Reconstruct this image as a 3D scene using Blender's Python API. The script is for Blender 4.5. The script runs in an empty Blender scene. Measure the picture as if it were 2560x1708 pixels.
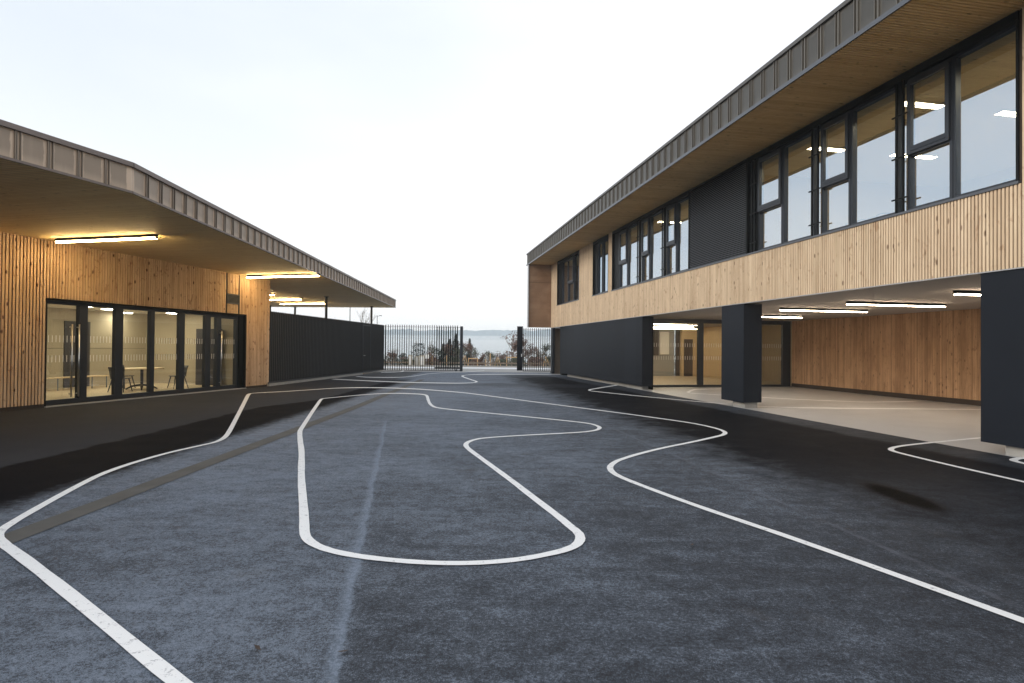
import bpy, bmesh, math, random
from mathutils import Vector, Matrix
random.seed(7)
PI = math.pi
SC = bpy.context.scene
COL = SC.collection
# ---------------------------------------------------------------- camera
EYE = 1.55
F_PX, P, RL = 1475.0, 16/1475.0, 0.009
cd = bpy.data.cameras.new('camera'); cam = bpy.data.objects.new('camera', cd); COL.objects.link(cam)
cd.sensor_width = 36; cd.lens = F_PX/2560*36; cd.clip_start = .05; cd.clip_end = 6000
fw = Vector((0, math.cos(P), math.sin(P))); up0 = Vector((0, -math.sin(P), math.cos(P))); rt0 = Vector((1, 0, 0))
rt = rt0*math.cos(RL) + up0*math.sin(RL); up = up0*math.cos(RL) - rt0*math.sin(RL)
cam.matrix_world = Matrix.Translation((0, 0, EYE)) @ Matrix((rt, up, -fw)).transposed().to_4x4()
SC.camera = cam
# ---------------------------------------------------------------- render, colour
SC.view_settings.view_transform = 'Standard'; SC.view_settings.look = 'None'
SC.view_settings.exposure = 0.75; SC.view_settings.gamma = 1
SC.render.engine = 'CYCLES'
SC.cycles.use_denoising = True
SC.cycles.max_bounces = 8; SC.cycles.diffuse_bounces = 4; SC.cycles.glossy_bounces = 4
SC.cycles.transparent_max_bounces = 24; SC.cycles.transmission_bounces = 6
SC.cycles.volume_bounces = 6; SC.cycles.sample_clamp_indirect = 6
SC.cycles.caustics_reflective = False; SC.cycles.caustics_refractive = False
# ---------------------------------------------------------------- node helpers
def val(nt, x, sock):
    if isinstance(x, bpy.types.NodeSocket): nt.links.new(x, sock)
    elif isinstance(x, (tuple, list)):
        sock.default_value = tuple(x) if len(x) == len(sock.default_value) else tuple(x) + (1,)
    else: sock.default_value = x
def nd(nt, typ, ins=None, out=0, **at):
    n = nt.nodes.new(typ)
    for k, v in at.items(): setattr(n, k, v)
    for k, v in (ins or {}).items(): val(nt, v, n.inputs[k])
    return n.outputs[out]
def mth(nt, op, a, b=None, c=None, clamp=False):
    n = nt.nodes.new('ShaderNodeMath'); n.operation = op; n.use_clamp = clamp
    for i, v in enumerate((a, b, c)):
        if v is not None: val(nt, v, n.inputs[i])
    return n.outputs[0]
def mixc(nt, f, a, b, blend='MIX'):
    n = nt.nodes.new('ShaderNodeMix'); n.data_type = 'RGBA'; n.blend_type = blend
    val(nt, f, n.inputs[0]); val(nt, a, n.inputs[6]); val(nt, b, n.inputs[7])
    return n.outputs[2]
def ramp(nt, x, lo, hi):          # smooth 0..1 between lo and hi
    n = nt.nodes.new('ShaderNodeMapRange'); n.interpolation_type = 'SMOOTHSTEP'
    val(nt, x, n.inputs[0]); n.inputs[1].default_value = lo; n.inputs[2].default_value = hi
    n.inputs[3].default_value = 0; n.inputs[4].default_value = 1
    if lo > hi:
        n.inputs[1].default_value = hi; n.inputs[2].default_value = lo
        n.inputs[3].default_value = 1; n.inputs[4].default_value = 0
    return n.outputs[0]
def noise(nt, vec, scale, detail=3, rough=.55, dist=0):
    return nd(nt, 'ShaderNodeTexNoise', {'Vector': vec, 'Scale': scale, 'Detail': detail, 'Roughness': rough, 'Distortion': dist})
def comb(nt, x, y, z): return nd(nt, 'ShaderNodeCombineXYZ', {0: x, 1: y, 2: z})
def sep(nt, v):
    n = nt.nodes.new('ShaderNodeSeparateXYZ'); nt.links.new(v, n.inputs[0]); return n.outputs
def newmat(name):
    m = bpy.data.materials.new(name); m.use_nodes = True; nt = m.node_tree
    return m, nt, nt.nodes['Principled BSDF']
def bump(nt, bs, h, strength=.3, dist=.01):
    n = nt.nodes.new('ShaderNodeBump'); n.inputs['Strength'].default_value = strength; n.inputs['Distance'].default_value = dist
    nt.links.new(h, n.inputs['Height']); nt.links.new(n.outputs[0], bs.inputs['Normal'])
# ---------------------------------------------------------------- world and sun
SUN_EL, SUN_AZ = math.radians(20), math.radians(-118)     # low, behind the camera to the left, veiled by mist
w = bpy.data.worlds.new('World'); SC.world = w; w.use_nodes = True; wt = w.node_tree
bg = wt.nodes['Background']
sky = nd(wt, 'ShaderNodeTexSky', sky_type='NISHITA', sun_disc=False, sun_elevation=SUN_EL, sun_rotation=SUN_AZ, air_density=1.0, dust_density=3.0, ozone_density=1.0)
tc = nd(wt, 'ShaderNodeTexCoord')
sx = sep(wt, tc)
zen = ramp(wt, sx[2], -.05, .95)
n1 = noise(wt, nd(wt, 'ShaderNodeMapping', {'Vector': tc, 'Scale': (1, 1, 3.2)}), 1.6, 4)
left = ramp(wt, mth(wt, 'ADD', sx[0], mth(wt, 'MULTIPLY', mth(wt, 'SUBTRACT', n1, .5), .9)), .25, -.6)
c1 = mixc(wt, zen, (11.0, 11.1, 11.2), (8.3, 8.9, 9.7))
c2 = mixc(wt, mth(wt, 'MULTIPLY', mth(wt, 'MULTIPLY', left, ramp(wt, sx[2], .02, .45)), .75), c1, (6.7, 7.45, 8.2))
fin = mixc(wt, .88, sky, c2)
wt.links.new(fin, bg.inputs['Color']); bg.inputs['Strength'].default_value = .074
sd = bpy.data.lights.new('sun', 'SUN'); so = bpy.data.objects.new('sun', sd); COL.objects.link(so)
sd.energy = 1.4; sd.angle = math.radians(30); sd.color = (1, .93, .84)
sdir = Vector((math.sin(SUN_AZ)*math.cos(SUN_EL), math.cos(SUN_AZ)*math.cos(SUN_EL), math.sin(SUN_EL)))
so.rotation_euler = sdir.to_track_quat('Z', 'Y').to_euler(); so.location = (0, -10, 30)

# ---------------------------------------------------------------- materials
def plain(name, col, rough=.6, metal=0, spec=.5, nz=0, nscale=4, nstr=.0):
    m, nt, b = newmat(name)
    b.inputs['Roughness'].default_value = rough; b.inputs['Metallic'].default_value = metal
    b.inputs['Specular IOR Level'].default_value = spec
    oc = nd(nt, 'ShaderNodeTexCoord', out=3)
    n = noise(nt, oc, nscale, 5)
    f = mth(nt, 'MULTIPLY', mth(nt, 'SUBTRACT', n, .5), nz*2)
    cc = mixc(nt, 1.0, col, comb(nt, mth(nt, 'ADD', 1, f), mth(nt, 'ADD', 1, f), mth(nt, 'ADD', 1, f)), 'MULTIPLY')
    nt.links.new(cc, b.inputs['Base Color'])
    if nstr: bump(nt, b, n, nstr, .01)
    return m
def wood(name, light, mid, dark, pitch, axis=0, along=2, knots=1.0, contrast=1.0, groove=False, rough=.65):
    """boards with one strip every pitch along `axis`, grain running along `along` (object coordinates)"""
    m, nt, b = newmat(name)
    o = sep(nt, nd(nt, 'ShaderNodeTexCoord', out=3))
    a, g = o[axis], o[along]
    third = o[3-axis-along]
    idx = mth(nt, 'FLOOR', mth(nt, 'DIVIDE', a, pitch))
    brd = mth(nt, 'FLOOR', mth(nt, 'DIVIDE', a, pitch*2))
    wn = nd(nt, 'ShaderNodeTexWhiteNoise', {'W': idx}, noise_dimensions='1D')
    wb = nd(nt, 'ShaderNodeTexWhiteNoise', {'W': brd}, noise_dimensions='1D')
    gr = noise(nt, comb(nt, mth(nt, 'MULTIPLY', a, 38), mth(nt, 'MULTIPLY', g, 1.6), mth(nt, 'ADD', mth(nt, 'MULTIPLY', wb, 40), third)), 1.0, 4, .6, .4)
    big = noise(nt, comb(nt, mth(nt, 'MULTIPLY', a, 2.2), mth(nt, 'MULTIPLY', g, .8), third), 1.0, 3)
    bl = noise(nt, comb(nt, mth(nt, 'MULTIPLY', a, 7), mth(nt, 'MULTIPLY', g, 3.2), mth(nt, 'MULTIPLY', wb, .6)), 1.0, 3, .6, 1.2)
    f = mth(nt, 'ADD', mth(nt, 'MULTIPLY', mth(nt, 'SUBTRACT', gr, .5), 1.3*contrast),
            mth(nt, 'ADD', mth(nt, 'MULTIPLY', mth(nt, 'SUBTRACT', wn, .5), .5*contrast), mth(nt, 'MULTIPLY', mth(nt, 'SUBTRACT', big, .5), 1.1*contrast)))
    f = mth(nt, 'ADD', f, .5, clamp=True)
    c = mixc(nt, f, light, mid)
    c = mixc(nt, mth(nt, 'MULTIPLY', ramp(nt, bl, .56, .74), .6*knots), c, dark)
    vo = nd(nt, 'ShaderNodeTexVoronoi', {'Vector': comb(nt, mth(nt, 'MULTIPLY', a, 7), mth(nt, 'MULTIPLY', g, 2.6), mth(nt, 'MULTIPLY', wb, 30)), 'Scale': 1.0})
    c = mixc(nt, mth(nt, 'MULTIPLY', ramp(nt, vo, .17, .07), .85*knots), c, tuple(x*.45 for x in dark))
    if groove:
        fr = mth(nt, 'FRACT', mth(nt, 'DIVIDE', a, pitch))
        gm = ramp(nt, mth(nt, 'ABSOLUTE', mth(nt, 'SUBTRACT', fr, .5)), .40, .47)
        c = mixc(nt, mth(nt, 'MULTIPLY', gm, .55), c, tuple(x*.3 for x in dark))
        bump(nt, b, mth(nt, 'SUBTRACT', 1, gm), .5, .006)
    nt.links.new(c, b.inputs['Base Color']); b.inputs['Roughness'].default_value = rough
    b.inputs['Specular IOR Level'].default_value = .3
    return m
M = {}
M['wood_r'] = wood('larch_pale', (.76, .60, .42), (.52, .38, .25), (.36, .20, .11), .06, knots=.95, contrast=1.1)
M['wood_l'] = wood('larch_warm', (.68, .48, .31), (.45, .29, .17), (.22, .09, .045), .078, knots=1.25, contrast=1.25)
M['wood_back'] = wood('larch_orange', (.64, .40, .23), (.36, .21, .11), (.20, .10, .045), .06, knots=.8, contrast=1.4)
M['wood_fin'] = wood('larch_brown_shaded', (.50, .33, .21), (.30, .18, .11), (.12, .06, .035), .06, knots=.5, contrast=1.2)  # darker copy of the cladding larch: weathering plus shade put into the colour
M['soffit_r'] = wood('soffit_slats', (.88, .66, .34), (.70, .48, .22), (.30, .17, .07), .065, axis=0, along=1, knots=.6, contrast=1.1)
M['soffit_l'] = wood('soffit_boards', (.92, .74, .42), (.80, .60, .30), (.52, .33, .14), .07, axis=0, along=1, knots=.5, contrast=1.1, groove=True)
M['dark_wood'] = plain('dark_backing', (.035, .022, .014), .8)
M['edge_metal'] = plain('pale_edge_metal', (.42, .42, .43), .45, .3, nz=.1)
M['frame'] = plain('anthracite_aluminium', (.026, .031, .040), .38, .3, nz=.1)
M['black'] = plain('black_steel', (.005, .006, .007), .5, .0, spec=.15, nz=.15)
M['leaf_dark'] = plain('dry_leaf', (.055, .035, .026), .8, nz=.3)
M['fin'] = plain('lit_edge_fins', (.052, .053, .057), .5, .0, spec=.2, nz=.15)  # black fence slats, with the light caught on their edges put into the colour
M['sill'] = plain('grey_sill', (.11, .118, .135), .4, .5, nz=.1)
M['steel'] = plain('brushed_steel', (.62, .62, .62), .28, 1.0)
M['concrete'] = plain('plinth_concrete', (.33, .32, .30), .85, nz=.25, nscale=3, nstr=.15)
M['floor_grey'] = plain('poured_floor', (.42, .42, .42), .38, nz=.14, nscale=1.3)
M['floor_in'] = plain('pale_vinyl_floor', (.62, .50, .33), .35, nz=.08, nscale=1.2)
M['plaster'] = plain('beige_plaster', (.55, .47, .34), .7, nz=.06, nscale=1.5)
M['ceil_white'] = plain('white_ceiling', (.72, .70, .64), .8, nz=.03)
M['ceil_grey'] = plain('taupe_ceiling', (.37, .335, .305), .75, nz=.08, nscale=1)
M['ply'] = wood('birch_ply', (.70, .56, .36), (.60, .46, .28), (.45, .30, .15), .62, axis=1, along=2, knots=.25, contrast=.5)
M['ply_board'] = wood('ply_board', (.47, .41, .30), (.39, .33, .23), (.34, .22, .11), .9, axis=0, along=2, knots=.2, contrast=.5)
M['dark_door'] = plain('dark_door', (.045, .040, .040), .5, nz=.1)
M['grey_wall'] = plain('grey_wall', (.36, .37, .37), .6, nz=.08)
M['white'] = plain('white_paint', (.75, .75, .74), .5)
M['table_top'] = plain('beech_top', (.68, .52, .32), .4, nz=.1)
M['chair_black'] = plain('black_plastic', (.022, .023, .028), .45)
M['chair_blue'] = plain('bluegrey_tube', (.10, .14, .20), .4, .4)
M['timber'] = plain('fresh_timber', (.52, .34, .17), .8, nz=.25, nscale=6)
M['timber_grey'] = plain('grey_timber', (.20, .16, .125), .85, nz=.3, nscale=3)
M['cabinet'] = plain('cream_cabinet', (.55, .50, .40), .6, nz=.1)
M['galv'] = plain('galvanised', (.25, .26, .27), .5, .6)
def cladmat():
    m, nt, b = newmat('blue_black_panels')
    o = sep(nt, nd(nt, 'ShaderNodeTexCoord', out=3))
    fr = mth(nt, 'FRACT', mth(nt, 'DIVIDE', o[0], 1.22))
    j = ramp(nt, mth(nt, 'ABSOLUTE', mth(nt, 'SUBTRACT', fr, .5)), .490, .496)
    wn = nd(nt, 'ShaderNodeTexWhiteNoise', {'W': mth(nt, 'FLOOR', mth(nt, 'DIVIDE', o[0], 1.22))}, noise_dimensions='1D')
    n = noise(nt, nd(nt, 'ShaderNodeMapping', {'Vector': nd(nt, 'ShaderNodeTexCoord', out=3), 'Scale': (1, 1, .35)}), 1.4, 4)
    c = mixc(nt, mth(nt, 'ADD', mth(nt, 'MULTIPLY', wn, .4), mth(nt, 'MULTIPLY', n, .6)), (.008, .010, .0145), (.015, .019, .027))
    c = mixc(nt, mth(nt, 'MULTIPLY', j, .8), c, (.006, .007, .010))
    nt.links.new(c, b.inputs['Base Color']); b.inputs['Roughness'].default_value = .55; b.inputs['Specular IOR Level'].default_value = .14
    return m
M['panel'] = cladmat()
def fasciamat(name, base, edge, rough=.42):
    m, nt, b = newmat(name)
    oc = nd(nt, 'ShaderNodeTexCoord', out=3)
    at = nt.nodes.new('ShaderNodeAttribute'); at.attribute_name = 'panel'; pv = sep(nt, at.outputs['Vector'])
    n = noise(nt, oc, 5, 4, .6, .4)
    # weathering: a paler margin at the top and sides of each panel, worn clean by run-off
    d = mth(nt, 'MINIMUM', mth(nt, 'MULTIPLY', mth(nt, 'SUBTRACT', 1, pv[1]), 1.0), mth(nt, 'MULTIPLY', mth(nt, 'MINIMUM', pv[0], mth(nt, 'SUBTRACT', 1, pv[0])), 1.3))
    d = mth(nt, 'ADD', d, mth(nt, 'MULTIPLY', mth(nt, 'SUBTRACT', n, .5), .22))
    lowr = mth(nt, 'MULTIPLY', ramp(nt, pv[1], .35, .0), .5)
    f = mth(nt, 'MAXIMUM', ramp(nt, d, .20, .12), lowr)
    n2 = noise(nt, nd(nt, 'ShaderNodeMapping', {'Vector': oc, 'Scale': (14, 14, 1)}), 1.5, 3)
    f = mth(nt, 'ADD', f, mth(nt, 'MULTIPLY', mth(nt, 'SUBTRACT', n2, .5), .35), clamp=True)
    c = mixc(nt, f, base, edge)
    nt.links.new(c, b.inputs['Base Color']); b.inputs['Metallic'].default_value = .2; b.inputs['Roughness'].default_value = rough
    return m
M['fascia_l'] = fasciamat('bronze_zinc', (.34, .265, .20), (.66, .51, .38))
M['fascia_r'] = fasciamat('dark_zinc', (.055, .051, .044), (.10, .093, .082), .38)
M['seam_l'] = plain('bronze_seam', (.26, .215, .175), .4, .6)
M['seam_r'] = plain('zinc_seam', (.17, .155, .135), .4, .6)
M['cap_l'] = plain('bronze_cap', (.20, .165, .15), .45, .5, nz=.1, nscale=8)
M['cap_r'] = plain('zinc_cap', (.10, .095, .09), .45, .5, nz=.1)
def glassmat(name, ior, tint, refl=(.95, .98, 1.0)):
    m, nt, b = newmat(name); nt.nodes.remove(b)
    g = nt.nodes.new('ShaderNodeNewGeometry')
    dp = nt.nodes.new('ShaderNodeVectorMath'); dp.operation = 'DOT_PRODUCT'
    nt.links.new(g.outputs['Incoming'], dp.inputs[0]); nt.links.new(g.outputs['Normal'], dp.inputs[1])
    c = mth(nt, 'SUBTRACT', 1, mth(nt, 'ABSOLUTE', dp.outputs['Value']))
    fr = mth(nt, 'ADD', ior, mth(nt, 'MULTIPLY', mth(nt, 'POWER', c, 5), 1-ior))
    gl = nd(nt, 'ShaderNodeBsdfGlossy', {'Color': refl + (1,), 'Roughness': .0})
    tr = nd(nt, 'ShaderNodeBsdfTransparent', {'Color': tint + (1,)})
    mx = nt.nodes.new('ShaderNodeMixShader')
    nt.links.new(fr, mx.inputs[0]); nt.links.new(tr, mx.inputs[1]); nt.links.new(gl, mx.inputs[2])
    nt.links.new(mx.outputs[0], nt.nodes['Material Output'].inputs[0])
    return m
M['glass'] = glassmat('window_glass', .11, (.86, .90, .88), (.85, .92, 1.0))
M['glass_up'] = glassmat('double_glazing', .56, (.84, .86, .84), (.74, .87, 1.0))
def emit(name, col, s):
    m, nt, b = newmat(name)
    b.inputs['Base Color'].default_value = (.8, .8, .8, 1)
    b.inputs['Emission Color'].default_value = col + (1,); b.inputs['Emission Strength'].default_value = s
    return m
M['tube'] = emit('warm_tube', (1, .71, .33), 58)
M['tube_low'] = emit('warm_tube_undercroft', (1, .78, .55), 34)
M['tube_hall'] = emit('warm_tube_hall', (1, .80, .55), 30)
M['panel_light'] = emit('panel_light', (1, .86, .60), 32)
M['room_light'] = emit('room_light', (1, .90, .70), 26)
M['paint'] = None
def paintmat():
    m, nt, b = newmat('road_paint')
    g = nd(nt, 'ShaderNodeNewGeometry')
    n = noise(nt, g, 14, 5, .65); n2 = noise(nt, g, 90, 2)
    c = mixc(nt, ramp(nt, mth(nt, 'ADD', n, mth(nt, 'MULTIPLY', mth(nt, 'SUBTRACT', n2, .5), .5)), .58, .74), (.80, .80, .80), (.36, .36, .38))
    nt.links.new(c, b.inputs['Base Color']); b.inputs['Roughness'].default_value = .6
    bump(nt, b, n2, .3, .003)
    return m
M['paint'] = paintmat()
def asphalt():
    m, nt, b = newmat('asphalt')
    g = nd(nt, 'ShaderNodeNewGeometry'); o = sep(nt, g); X, Y = o[0], o[1]
    lg = noise(nt, g, .35, 4, .6); md = noise(nt, g, 1.7, 5, .65, .3); sm = noise(nt, g, 9, 5, .7); fine = noise(nt, g, 42, 4, .75); grit = noise(nt, g, 150, 2, .6)
    def c0(n): return mth(nt, 'SUBTRACT', n, .5)
    # frosted surface, speckled
    st = noise(nt, nd(nt, 'ShaderNodeMapping', {'Vector': g, 'Scale': (.55, 1.3, 1), 'Rotation': (0, 0, .5)}), 3.2, 6, .72, .5)
    f = mth(nt, 'ADD', mth(nt, 'ADD', mth(nt, 'MULTIPLY', c0(lg), .38), mth(nt, 'MULTIPLY', c0(st), .40)), mth(nt, 'ADD', mth(nt, 'MULTIPLY', c0(sm), .42), mth(nt, 'MULTIPLY', c0(fine), .80)))
    f = mth(nt, 'ADD', f, mth(nt, 'MULTIPLY', c0(grit), .75))
    # the right foreground is damper and more mottled, the middle distance paler
    rgt = mth(nt, 'MULTIPLY', ramp(nt, mth(nt, 'ADD', X, mth(nt, 'MULTIPLY', Y, .187)), -.30, -.22), ramp(nt, Y, 8, 2))
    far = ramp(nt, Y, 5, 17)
    f = mth(nt, 'SUBTRACT', f, mth(nt, 'ADD', mth(nt, 'MULTIPLY', rgt, .085), mth(nt, 'MULTIPLY', ramp(nt, X, -2.5, 2.4), .085)))
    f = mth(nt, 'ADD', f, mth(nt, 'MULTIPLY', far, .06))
    f = mth(nt, 'MULTIPLY', mth(nt, 'ADD', ramp(nt, f, -.15, .12), mth(nt, 'ADD', .5, mth(nt, 'MULTIPLY', f, 1.5))), .56, clamp=True)
    col = mixc(nt, f, (.011, .013, .018), (.170, .202, .255))
    brn = ramp(nt, noise(nt, g, .9, 4, .6), .62, .75)
    col = mixc(nt, mth(nt, 'MULTIPLY', brn, .35), col, (.07, .062, .055))
    # pale ragged construction joints
    w1 = mth(nt, 'ADD', mth(nt, 'ADD', X, mth(nt, 'MULTIPLY', Y, .187)), .30)
    w1 = mth(nt, 'ADD', w1, mth(nt, 'MULTIPLY', c0(md), .12))
    s1 = mth(nt, 'MULTIPLY', mth(nt, 'MULTIPLY', ramp(nt, w1, -.09, -.005), ramp(nt, w1, .03, .0)), ramp(nt, Y, 13, 11.5))
    s1 = mth(nt, 'MULTIPLY', s1, mth(nt, 'ADD', .05, mth(nt, 'MULTIPLY', fine, .8)))
    col = mixc(nt, s1, col, (.22, .27, .35))
    w2 = mth(nt, 'ADD', mth(nt, 'SUBTRACT', X, 3.62), mth(nt, 'MULTIPLY', Y, .142))
    s2 = mth(nt, 'MULTIPLY', ramp(nt, mth(nt, 'ABSOLUTE', w2), .045, .01), ramp(nt, md, .35, .6))
    # wet asphalt along the right-hand building
    e = mth(nt, 'ADD', w2, mth(nt, 'ADD', mth(nt, 'MULTIPLY', c0(md), 2.2), mth(nt, 'MULTIPLY', c0(lg), 1.6)))
    wet = mth(nt, 'MULTIPLY', ramp(nt, e, -.1, 1.5), ramp(nt, mth(nt, 'ADD', Y, mth(nt, 'MULTIPLY', c0(lg), 8)), 36, 30))
    wet = mth(nt, 'MULTIPLY', wet, mth(nt, 'ADD', .62, mth(nt, 'MULTIPLY', ramp(nt, Y, 4, 9), .38)))
    fx = mth(nt, 'SUBTRACT', mth(nt, 'SUBTRACT', 9.06, mth(nt, 'MULTIPLY', Y, .187)), X)      # distance from the facade line
    strip = ramp(nt, mth(nt, 'ADD', fx, mth(nt, 'MULTIPLY', c0(md), .35)), .95, .62)
    wet = mth(nt, 'MULTIPLY', wet, mth(nt, 'SUBTRACT', 1, mth(nt, 'MULTIPLY', strip, .38)))
    blob = mth(nt, 'ADD', mth(nt, 'POWER', mth(nt, 'DIVIDE', mth(nt, 'SUBTRACT', mth(nt, 'ADD', X, mth(nt, 'MULTIPLY', c0(md), .15)), 4.18), .26), 2), mth(nt, 'POWER', mth(nt, 'DIVIDE', mth(nt, 'SUBTRACT', Y, 6.35), .85), 2))
    wet = mth(nt, 'MAXIMUM', wet, ramp(nt, blob, 1.3, .2))
    deep = ramp(nt, blob, 1.1, .1)
    wc = mixc(nt, mth(nt, 'MULTIPLY', fine, sm), (.0025, .003, .005), (.010, .011, .015))
    col = mixc(nt, mth(nt, 'MULTIPLY', wet, .98), col, wc); col = mixc(nt, deep, col, (.001, .001, .0015))
    col = mixc(nt, mth(nt, 'MULTIPLY', s2, .55), col, (.12, .13, .16))
    # faint damp bands across the far yard
    bnd = ramp(nt, mth(nt, 'ABSOLUTE', mth(nt, 'ADD', mth(nt, 'SUBTRACT', Y, 24.5), mth(nt, 'MULTIPLY', c0(lg), 3))), 1.4, .5)
    col = mixc(nt, mth(nt, 'MULTIPLY', bnd, .45), col, (.03, .033, .042))
    # left: drip line of the canopy, a wet band, then dry sheltered asphalt
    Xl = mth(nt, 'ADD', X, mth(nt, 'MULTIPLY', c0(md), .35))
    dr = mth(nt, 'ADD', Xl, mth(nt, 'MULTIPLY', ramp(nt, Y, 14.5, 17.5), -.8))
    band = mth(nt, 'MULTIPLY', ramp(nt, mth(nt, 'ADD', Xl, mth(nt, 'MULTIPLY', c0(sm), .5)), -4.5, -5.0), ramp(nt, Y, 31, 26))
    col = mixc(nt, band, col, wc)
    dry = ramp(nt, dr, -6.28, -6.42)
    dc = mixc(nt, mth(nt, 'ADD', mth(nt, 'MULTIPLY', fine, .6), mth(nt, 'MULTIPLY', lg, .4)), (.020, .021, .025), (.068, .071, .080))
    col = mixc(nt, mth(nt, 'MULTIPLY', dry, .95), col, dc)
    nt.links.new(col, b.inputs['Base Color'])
    rr = mth(nt, 'SUBTRACT', mth(nt, 'ADD', .78, mth(nt, 'MULTIPLY', c0(md), .2)), mth(nt, 'MULTIPLY', wet, .10))
    nt.links.new(rr, b.inputs['Roughness']); nt.links.new(mth(nt, 'SUBTRACT', .30, mth(nt, 'MULTIPLY', mth(nt, 'MAXIMUM', wet, band), .27)), b.inputs['Specular IOR Level'])
    bump(nt, b, mth(nt, 'ADD', fine, grit), .55, .008)
    return m
M['asphalt'] = asphalt()
M['drain'] = plain('drain_concrete', (.072, .070, .066), .8, nz=.6, nscale=2.5, nstr=.3)
M['road'] = plain('frosted_road', (.62, .63, .65), .6, nz=.2, nscale=.5)
M['apron'] = plain('concrete_apron', (.30, .29, .275), .8, nz=.25, nscale=.9)
def terrmat():
    m, nt, b = newmat('winter_field')
    g = nd(nt, 'ShaderNodeNewGeometry')
    n = noise(nt, g, .25, 6, .65); n2 = noise(nt, g, 2.5, 4)
    c = mixc(nt, ramp(nt, n, .4, .62), (.10, .085, .06), (.07, .075, .045))
    c = mixc(nt, mth(nt, 'MULTIPLY', n2, .5), c, (.05, .042, .03))
    nt.links.new(c, b.inputs['Base Color']); b.inputs['Roughness'].default_value = .95
    return m
M['field'] = terrmat()
M['hill'] = plain('wooded_hill', (.12, .20, .26), .95, nz=.4, nscale=.03)  # pale blue base colour has the haze of distance painted in
M['bark'] = plain('bark', (.10, .08, .065), .9, nz=.3, nscale=8)
M['bark_pale'] = plain('bark_pale', (.17, .15, .13), .9, nz=.3, nscale=8)
M['leaf_brown'] = plain('withered_leaf', (.15, .088, .066), .8, nz=.5, nscale=5)
M['conifer'] = plain('conifer_green', (.030, .045, .036), .85, nz=.5, nscale=3)
M['bush_green'] = plain('olive_scrub', (.075, .085, .055), .85, nz=.5, nscale=3)
M['twig'] = plain('twigs', (.16, .125, .10), .9, nz=.3, nscale=6)

# ---------------------------------------------------------------- mesh helpers
class MB:
    def __init__(s, flip=False): s.v = []; s.f = []; s.m = []; s.mi = 0; s.uv = {}; s.flip = flip
    def pt(s, p): return (p[0], -p[1], p[2]) if s.flip else tuple(p)
    def add(s, vs, fs):
        b = len(s.v); s.v += [s.pt(p) for p in vs]; s.f += [tuple(b+i for i in f) for f in fs]; s.m += [s.mi]*len(fs)
    def box(s, x0, x1, y0, y1, z0, z1):
        s.add([(x, y, z) for z in (z0, z1) for y in (y0, y1) for x in (x0, x1)],
              [(0, 2, 3, 1), (4, 5, 7, 6), (0, 1, 5, 4), (2, 6, 7, 3), (0, 4, 6, 2), (1, 3, 7, 5)])
        return s
    def quad(s, a, b, c, d): s.add([a, b, c, d], [(0, 1, 2, 3)]); return s
    def prism(s, poly, z0, z1):
        n = len(poly)
        s.add([(x, y, z0) for x, y in poly] + [(x, y, z1) for x, y in poly],
              [tuple(range(n))[::-1], tuple(range(n, 2*n))] + [(i, (i+1) % n, n+(i+1) % n, n+i) for i in range(n)])
        return s
    def tube(s, pts, r, n=6, cap=True):
        pts = [Vector(p) for p in pts]; rs = r if isinstance(r, (list, tuple)) else [r]*len(pts)
        rings = []
        for i, p in enumerate(pts):
            d = (pts[min(i+1, len(pts)-1)] - pts[max(i-1, 0)]).normalized()
            a = d.cross(Vector((0, 0, 1)) if abs(d.z) < .9 else Vector((1, 0, 0))).normalized(); b2 = d.cross(a)
            rings.append([p + (a*math.cos(2*PI*k/n) + b2*math.sin(2*PI*k/n))*rs[i] for k in range(n)])
        vs = [v for rg in rings for v in rg]; fs = []
        for i in range(len(pts)-1):
            for k in range(n): fs.append((i*n+k, i*n+(k+1) % n, (i+1)*n+(k+1) % n, (i+1)*n+k))
        if cap: fs += [tuple(range(n))[::-1], tuple((len(pts)-1)*n+k for k in range(n))]
        s.add(vs, fs); return s
    def build(s, name, mat, parent=None, smooth=False, fixn=True):
        me = bpy.data.meshes.new(name); me.from_pydata(s.v, [], s.f)
        if len(s.m) == len(s.f) and any(s.m): me.polygons.foreach_set('material_index', s.m)
        if s.uv:
            at = me.attributes.new('panel', 'FLOAT_VECTOR', 'POINT')
            for i, q in s.uv.items(): at.data[i].vector = q
        if fixn:
            bm = bmesh.new(); bm.from_mesh(me); bmesh.ops.recalc_face_normals(bm, faces=bm.faces); bm.to_mesh(me); bm.free()
        for q in (mat if isinstance(mat, list) else [mat]): me.materials.append(M[q] if isinstance(q, str) else q)
        if smooth:
            for p in me.polygons: p.use_smooth = True
        o = bpy.data.objects.new(name, me); COL.objects.link(o)
        if parent is not None: o.parent = parent
        return o
def tag(o, label=None, cat=None, group=None, kind=None):
    for k, v in (('label', label), ('category', cat), ('group', group), ('kind', kind)):
        if v: o[k] = v
    return o
def thing(name, label, cat, loc=(0, 0, 0), rz=0, group=None):
    o = bpy.data.objects.new(name, None); COL.objects.link(o); o.location = loc; o.rotation_euler = (0, 0, rz)
    o.empty_display_size = .3
    return tag(o, label, cat, group)
def dup(root, loc=None, rz=None, label=None):
    r = root.copy(); COL.objects.link(r)
    if loc is not None: r.location = loc
    if rz is not None: r.rotation_euler = (0, 0, rz)
    if label: r['label'] = label
    for ch in list(root.children):
        c = ch.copy(); COL.objects.link(c); c.parent = r
        for g in ch.children:
            d = g.copy(); COL.objects.link(d); d.parent = c
    return r
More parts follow.
